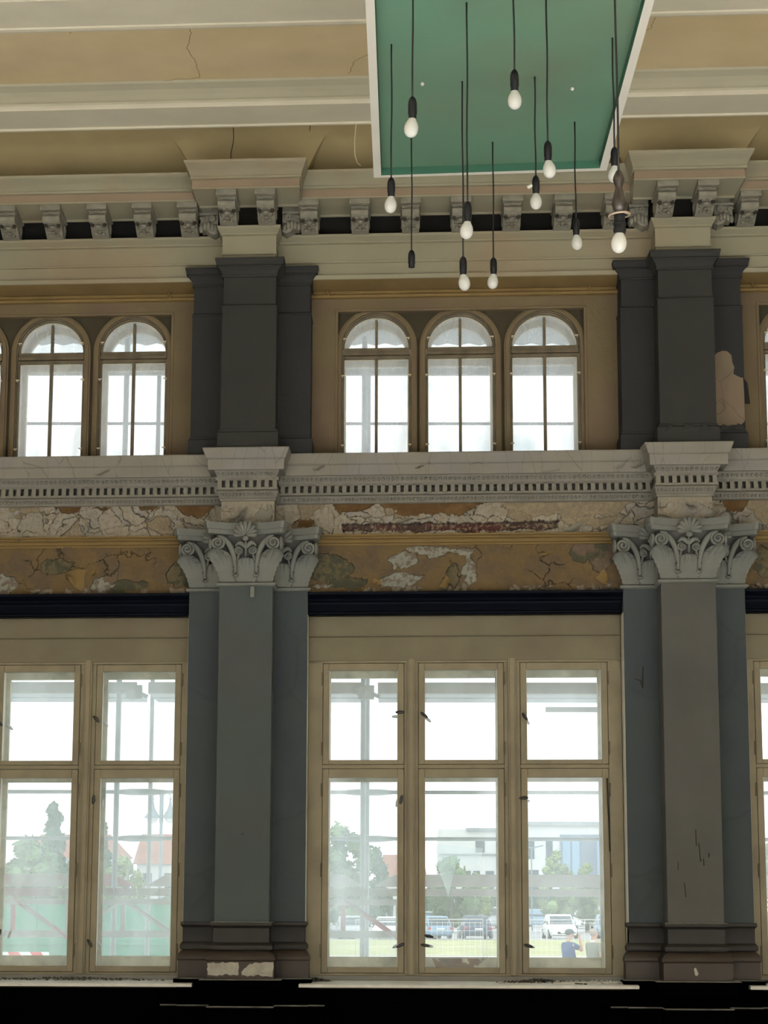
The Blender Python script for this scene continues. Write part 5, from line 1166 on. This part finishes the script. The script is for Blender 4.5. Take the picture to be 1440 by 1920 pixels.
# cars: lofted bodies
def car(x, y, ang, w_, L, h, m, label, tail=False, kind='hatch', grp='cars in the car park'):
    """built facing -y (front to the viewer), then turned by ang about its centre"""
    r = empty('car', (x, y, GZ), label, 'car', grp)
    ca, sa = math.cos(ang), math.sin(ang)
    def fin(b, nm, mm, par=r, **kw):
        b.v = [(x+vx*ca-vy*sa, y+vx*sa+vy*ca, GZ+vz) for vx, vy, vz in b.v]; return b.build(nm, mm, par, hall=False, **kw)
    hw = w_/2; hl = L/2; bh = h*0.56
    st = [(-hl, 0.80, 0.30, bh*0.62), (-hl+0.12, 0.90, 0.24, bh*0.80), (-hl+0.5, 0.97, 0.22, bh*0.92), (-hl*0.45, 1.0, 0.20, bh), (0.0, 1.0, 0.20, bh*1.02), (hl*0.55, 1.0, 0.20, bh*1.04), (hl-0.35, 0.97, 0.22, bh*1.02), (hl-0.08, 0.90, 0.26, bh*0.92), (hl, 0.82, 0.34, bh*0.75)]
    def sec(yy, s_, z0, z1): return [(-hw*s_*0.92, yy, z0), (-hw*s_, yy, z0+(z1-z0)*0.3), (-hw*s_, yy, z0+(z1-z0)*0.7), (-hw*s_*0.90, yy, z1), (0, yy, z1+0.03), (hw*s_*0.90, yy, z1), (hw*s_, yy, z0+(z1-z0)*0.7), (hw*s_, yy, z0+(z1-z0)*0.3), (hw*s_*0.92, yy, z0)]
    b = MB(); b.grid([sec(*q) for q in st], True, True); body = fin(b, 'body', m, smooth=50)
    back = {'hatch': (hl*0.92, hl*0.62), 'sedan': (hl*0.70, hl*0.35), 'suv': (hl*0.96, hl*0.82)}[kind]
    fr = (-hl*0.42, -hl*0.10)
    cab = [(fr[0], back[0], hw*0.90, bh*0.98), ((fr[0]+fr[1])/2, (back[0]+back[1])/2, hw*0.84, (bh+h)/2), (fr[1], back[1], hw*0.76, h*0.985), (fr[1]+0.1, back[1]-0.1, hw*0.66, h)]
    b = MB(); b.grid([[(-q[2], q[0], q[3]), (q[2], q[0], q[3]), (q[2], q[1], q[3]), (-q[2], q[1], q[3])] for q in cab], True, True); fin(b, 'cabin', m, smooth=30)
    def qd(nm, c0, c1, yi, off, t0=0.12, t1=0.88, s_=0.92):
        A_, B_ = cab[0], cab[2]; L_ = lambda t, k: A_[k]+(B_[k]-A_[k])*t
        b = MB(); b.add([(-L_(t0, 2)*s_, L_(t0, yi)+off, L_(t0, 3)), (L_(t0, 2)*s_, L_(t0, yi)+off, L_(t0, 3)), (L_(t1, 2)*s_, L_(t1, yi)+off, L_(t1, 3)), (-L_(t1, 2)*s_, L_(t1, yi)+off, L_(t1, 3))], [(0, 1, 2, 3)]); fin(b, nm, 'winglass')
    qd('windscreen', 0, 1, 0, -0.02); qd('rear_window', 0, 1, 1, 0.02)
    for sx in (-1, 1):
        A_, B_ = cab[0], cab[2]; b = MB()
        b.add([(sx*(A_[2]-0.0+0.005), A_[0]+0.25, A_[3]+0.06), (sx*(A_[2]+0.005), A_[1]-0.2, A_[3]+0.06), (sx*(B_[2]+0.012), B_[1]-0.1, B_[3]-0.08), (sx*(B_[2]+0.012), B_[0]+0.1, B_[3]-0.08)], [(0, 1, 2, 3)]); fin(b, 'side_window', 'winglass')
        for yy in (-hl*0.64, hl*0.62):
            b = MB(); b.tube([(sx*(hw-0.20), yy, 0.32), (sx*(hw+0.01), yy, 0.32)], 0.32, 16); wl = fin(b, 'wheel', 'tyre')
            b = MB(); b.tube([(sx*(hw-0.02), yy, 0.32), (sx*(hw+0.02), yy, 0.32)], 0.2, 12); fin(b, 'rim', 'rim', wl)
        b = MB(); b.ball((sx*hw*0.74, -hl+0.16, bh*0.70), (0.16, 0.12, 0.09), 10, 6); fin(b, 'headlight', 'lampw', smooth=180)
        b = MB(); b.ball((sx*hw*0.80, hl-0.10, bh*0.82), (0.14, 0.09, 0.10), 10, 6); fin(b, 'tail_light', 'lampred', smooth=180)
        b = MB(); b.ball((sx*(hw+0.09), fr[0]+0.25, bh*1.06), (0.09, 0.06, 0.06), 8, 6); fin(b, 'wing_mirror', m, smooth=180)
    b = MB(); b.box(-hw*0.5, hw*0.5, -hl-0.01, -hl+0.2, 0.34, bh*0.55); fin(b, 'grille', 'tyre', bevel=0.03)
    b = MB(); b.box(-0.26, 0.26, -hl-0.03, -hl, 0.40, 0.51); fin(b, 'number_plate', 'plate')
    b = MB(); b.box(-0.26, 0.26, hl, hl+0.03, 0.62, 0.73); fin(b, 'number_plate', 'plate')
    return r
car(-3.35, 146, 0.10, 1.8, 4.3, 1.5, 'cars', 'silver car facing the viewer behind the girder, left pane of the middle window')
car(-0.85, 146, -0.12, 1.8, 4.5, 1.45, 'carw', 'pale saloon with twin dark grille right of the scaffold post', kind='sedan')
car(-5.75, 150, 0.2, 1.8, 4.3, 1.5, 'carg', 'grey green car at the left edge of the middle window')
car(2.15, 146, math.pi+0.25, 1.8, 4.2, 1.5, 'carb', 'pale blue car at the left of the middle pane')
car(5.0, 146, math.pi+0.08, 2.0, 4.6, 1.55, 'card', 'dark blue car seen from behind with red tail lights', kind='sedan')
car(10.75, 147, 0.08, 1.95, 4.2, 1.62, 'carw', 'white hatchback facing the viewer behind the man in navy')
car(14.2, 148, 0.0, 1.9, 4.4, 1.6, 'carb', 'pale blue car at the right edge of the middle window')
car(4.4, 205, math.pi, 1.8, 4.3, 1.5, 'carbl', 'bright blue car in the second row')
car(-5.0, 205, 0.0, 1.8, 4.4, 1.55, 'carw', 'white car in the second row behind the girder')
car(-2.1, 208, 0.1, 1.8, 4.4, 1.5, 'cars', 'silver car in the second row behind the girder')
car(8.0, 200, math.pi, 2.0, 4.6, 1.95, 'cars', 'tall silver estate in the second row with dark rear window', kind='suv')
car(13.6, 210, 1.2, 1.9, 4.6, 1.7, 'carb', 'pale blue van shaped car far behind in the right pane', kind='suv')
car(16.9, 200, 0.0, 1.85, 4.4, 1.7, 'carw', 'white tall car far behind in the right pane', kind='suv')
car(19.0, 195, 0.1, 1.8, 4.4, 1.5, 'carg', 'grey green car at the far right in the second row')
car(2.4, 200, 0.0, 1.8, 4.4, 1.5, 'carg', 'grey green car in the second row behind the pale blue one')
car(6.3, 215, 0.0, 1.8, 4.4, 1.45, 'card', 'dark car half hidden between the blue car and the silver estate')
car(-6.0, 56, 1.62, 1.75, 4.2, 1.50, 'card', 'near dark blue car seen from the side low in the left pane', grp='near car')
# wire construction fence
fe = empty('wire_fence', (6, 60, GZ), 'thin white wire construction fence panels in front of the lawn', 'fence')
for k in range(3):
    x0 = 0.4+k*3.5-1.6
    b = MB()
    for j in range(24): b.tube([(x0+j*0.145, 58, GZ+0.1), (x0+j*0.145, 58, 1.02)], 0.003, 4, False)
    for j in range(10): b.tube([(x0, 58, GZ+0.1+j*0.21), (x0+3.4, 58, GZ+0.1+j*0.21)], 0.0035, 4, False)
    b.build('wire_mesh', 'white', fe, hall=False)
    b = MB(); b.tube([(x0, 58, GZ), (x0, 58, 1.06), (x0+3.4, 58, 1.08), (x0+3.4, 58, GZ)], 0.018, 6); b.build('tube_frame', 'alu', fe, hall=False)

# people seen from behind
def person(x, y, s_, label, shirt, capm, arm_up, turn):
    r = empty('person', (x, y, GZ), label, 'person', 'two men outside')
    ca, sa = math.cos(turn), math.sin(turn)
    def T(p): return (x+(p[0]*ca-p[1]*sa)*s_, y+(p[0]*sa+p[1]*ca)*s_, GZ+p[2]*s_)
    def skin(nm, verts, edges, rad, m, par=r, sub=2):
        me = bpy.data.meshes.new(nm); off = WL[r.name]
        me.from_pydata([tuple(Vector(T(v))-off) for v in verts], edges, [])
        o = bpy.data.objects.new(nm, me); COL.objects.link(o); o.parent = par; WL[o.name] = off
        me.materials.append(MT[m])
        md = o.modifiers.new('skin', 'SKIN'); md.use_smooth_shade = True
        for k, q in enumerate(rad):
            me.skin_vertices[0].data[k].radius = (q[0]*s_, q[1]*s_) if isinstance(q, tuple) else (q*s_, q*s_)
        me.skin_vertices[0].data[0].use_root = True
        o.modifiers.new('sub', 'SUBSURF').levels = sub; o.modifiers['sub'].render_levels = sub; return o
    # continuous body; local -y is the way the figure faces
    hl = [(-0.19, 0.0, 1.41), (-0.25, -0.20, 1.27), (-0.11, -0.25, 1.56)] if arm_up else [(-0.20, 0.0, 1.41), (-0.27, -0.02, 1.13), (-0.25, -0.16, 0.92)]
    hr = [(0.20, 0.0, 1.41), (0.26, -0.06, 1.14), (0.18, -0.28, 1.10)]
    V = [(0, 0, 0.95), (0, 0, 1.15), (0, 0.01, 1.35), (0, 0, 1.47), (0, -0.01, 1.56), (0, -0.02, 1.68), (0, -0.02, 1.745)]
    Eg = [(0, 1), (1, 2), (2, 3), (3, 4), (4, 5), (5, 6)]; Rd = [(0.165, 0.12), (0.15, 0.11), (0.18, 0.115), (0.10, 0.08), 0.058, (0.078, 0.092), (0.055, 0.06)]
    for arm in (hl, hr):
        b0 = len(V); V += arm; Eg += [(2, b0), (b0, b0+1), (b0+1, b0+2)]; Rd += [0.062, 0.046, 0.034]
        h0 = len(V); wr = Vector(arm[2]); dr = (wr-Vector(arm[1])).normalized()
        V.append(tuple(wr+dr*0.07)); Eg.append((b0+2, h0)); Rd.append((0.036, 0.02))
        sd = Vector((dr.z, 0, -dr.x)).normalized() if abs(dr.y) < 0.9 else Vector((1, 0, 0))
        for j in range(5):
            k0 = len(V); off2 = sd*(0.026*(j-1.5)) if j < 4 else sd*0.045
            V.append(tuple(wr+dr*(0.10 if j < 4 else 0.05)+off2)); V.append(tuple(wr+dr*((0.165-0.012*abs(j-1.5)) if j < 4 else 0.10)+off2+Vector((0, 0, -0.015)))); Eg += [(h0, k0), (k0, k0+1)]; Rd += [0.010, 0.008]
    for sx in (-1, 1):
        b0 = len(V); V += [(sx*0.10, 0, 0.86), (sx*0.11, -0.01, 0.48), (sx*0.11, 0.02, 0.09), (sx*0.12, -0.14, 0.05)]
        Eg += [(0, b0), (b0, b0+1), (b0+1, b0+2), (b0+2, b0+3)]; Rd += [0.095, 0.06, 0.042, 0.045]
    body = skin('body', V, Eg, Rd, 'skin')
    # clothing
    sv = [(0, 0, 0.90), (0, 0, 1.12), (0, 0.012, 1.34), (0, 0.005, 1.44)]
    se = [(0, 1), (1, 2), (2, 3)]; sr = [(0.195, 0.145), (0.185, 0.14), (0.215, 0.145), (0.11, 0.095)]
    for sx, arm in ((-1, hl), (1, hr)):
        b0 = len(sv); mid = tuple((Vector(arm[0])*0.35+Vector(arm[1])*0.65)); sv += [arm[0], mid]; se += [(2, b0), (b0, b0+1)]; sr += [0.085, 0.068]
    skin('shirt', sv, se, sr, shirt)
    tv = [(0, 0, 0.93)]; te = []; tr = [(0.18, 0.135)]
    for sx in (-1, 1):
        b0 = len(tv); tv += [(sx*0.10, 0, 0.84), (sx*0.11, -0.01, 0.48), (sx*0.11, 0.02, 0.10)]; te += [(0, b0), (b0, b0+1), (b0+1, b0+2)]; tr += [0.11, 0.08, 0.065]
    skin('trousers', tv, te, tr, 'trous')
    for sx in (-1, 1):
        b = MB(); b.ball((sx*0.12, -0.04, 0.045), (0.05, 0.14, 0.05), 10, 6); b.v = [T(v) for v in b.v]; b.build('shoe', 'tyre', r, hall=False, smooth=180)
        b = MB(); b.ball((sx*0.088, -0.01, 1.66), (0.014, 0.03, 0.034), 8, 6); b.v = [T(v) for v in b.v]; b.build('ear', 'skin', r, hall=False, smooth=180)
    b = MB(); b.ball((0, -0.125, 1.655), (0.016, 0.022, 0.028), 8, 6); b.v = [T(v) for v in b.v]; b.build('nose', 'skin', r, hall=False, smooth=180)
    b = MB()
    for sx in (-1, 1): b.ball((sx*0.033, -0.108, 1.685), (0.013, 0.010, 0.009), 8, 6)
    b.v = [T(v) for v in b.v]; b.build('eyes', 'tyre', r, hall=False)
    b = MB(); b.ball((0, -0.115, 1.61), (0.026, 0.008, 0.007), 8, 5); b.v = [T(v) for v in b.v]; b.build('mouth', 'lampred', r, hall=False)
    b = MB()
    if capm == 'cap':
        b.ball((0, -0.01, 1.715), (0.105, 0.122, 0.082), 16, 8); b.ball((0, -0.15, 1.70), (0.075, 0.07, 0.012), 12, 5); b.v = [T(v) for v in b.v]; b.build('peaked_cap', 'hatm', r, hall=False, smooth=180)
    else:
        b.ball((0, 0.0, 1.70), (0.098, 0.112, 0.095), 16, 8); b.v = [T(v) for v in b.v]; b.build('hair', 'hair', r, hall=False, smooth=180)
        b = MB(); b.lathe([(0.075, 0.0), (0.085, 0.0), (0.075, 0.05), (0.066, 0.05)], (0, 0, 1.475), 14); b.v = [T(v) for v in b.v]; b.build('collar', 'collar', r, hall=False, smooth=60)
    return r
person(4.30, 55.5, 1.04, 'man in dark cap and navy T-shirt raising a hand to his face', 'navy', 'cap', True, 2.15)
person(4.88, 55.0, 1.045, 'bald man in grey green polo shirt with pale collar, arms down', 'olive', 'hair', False, 2.2)
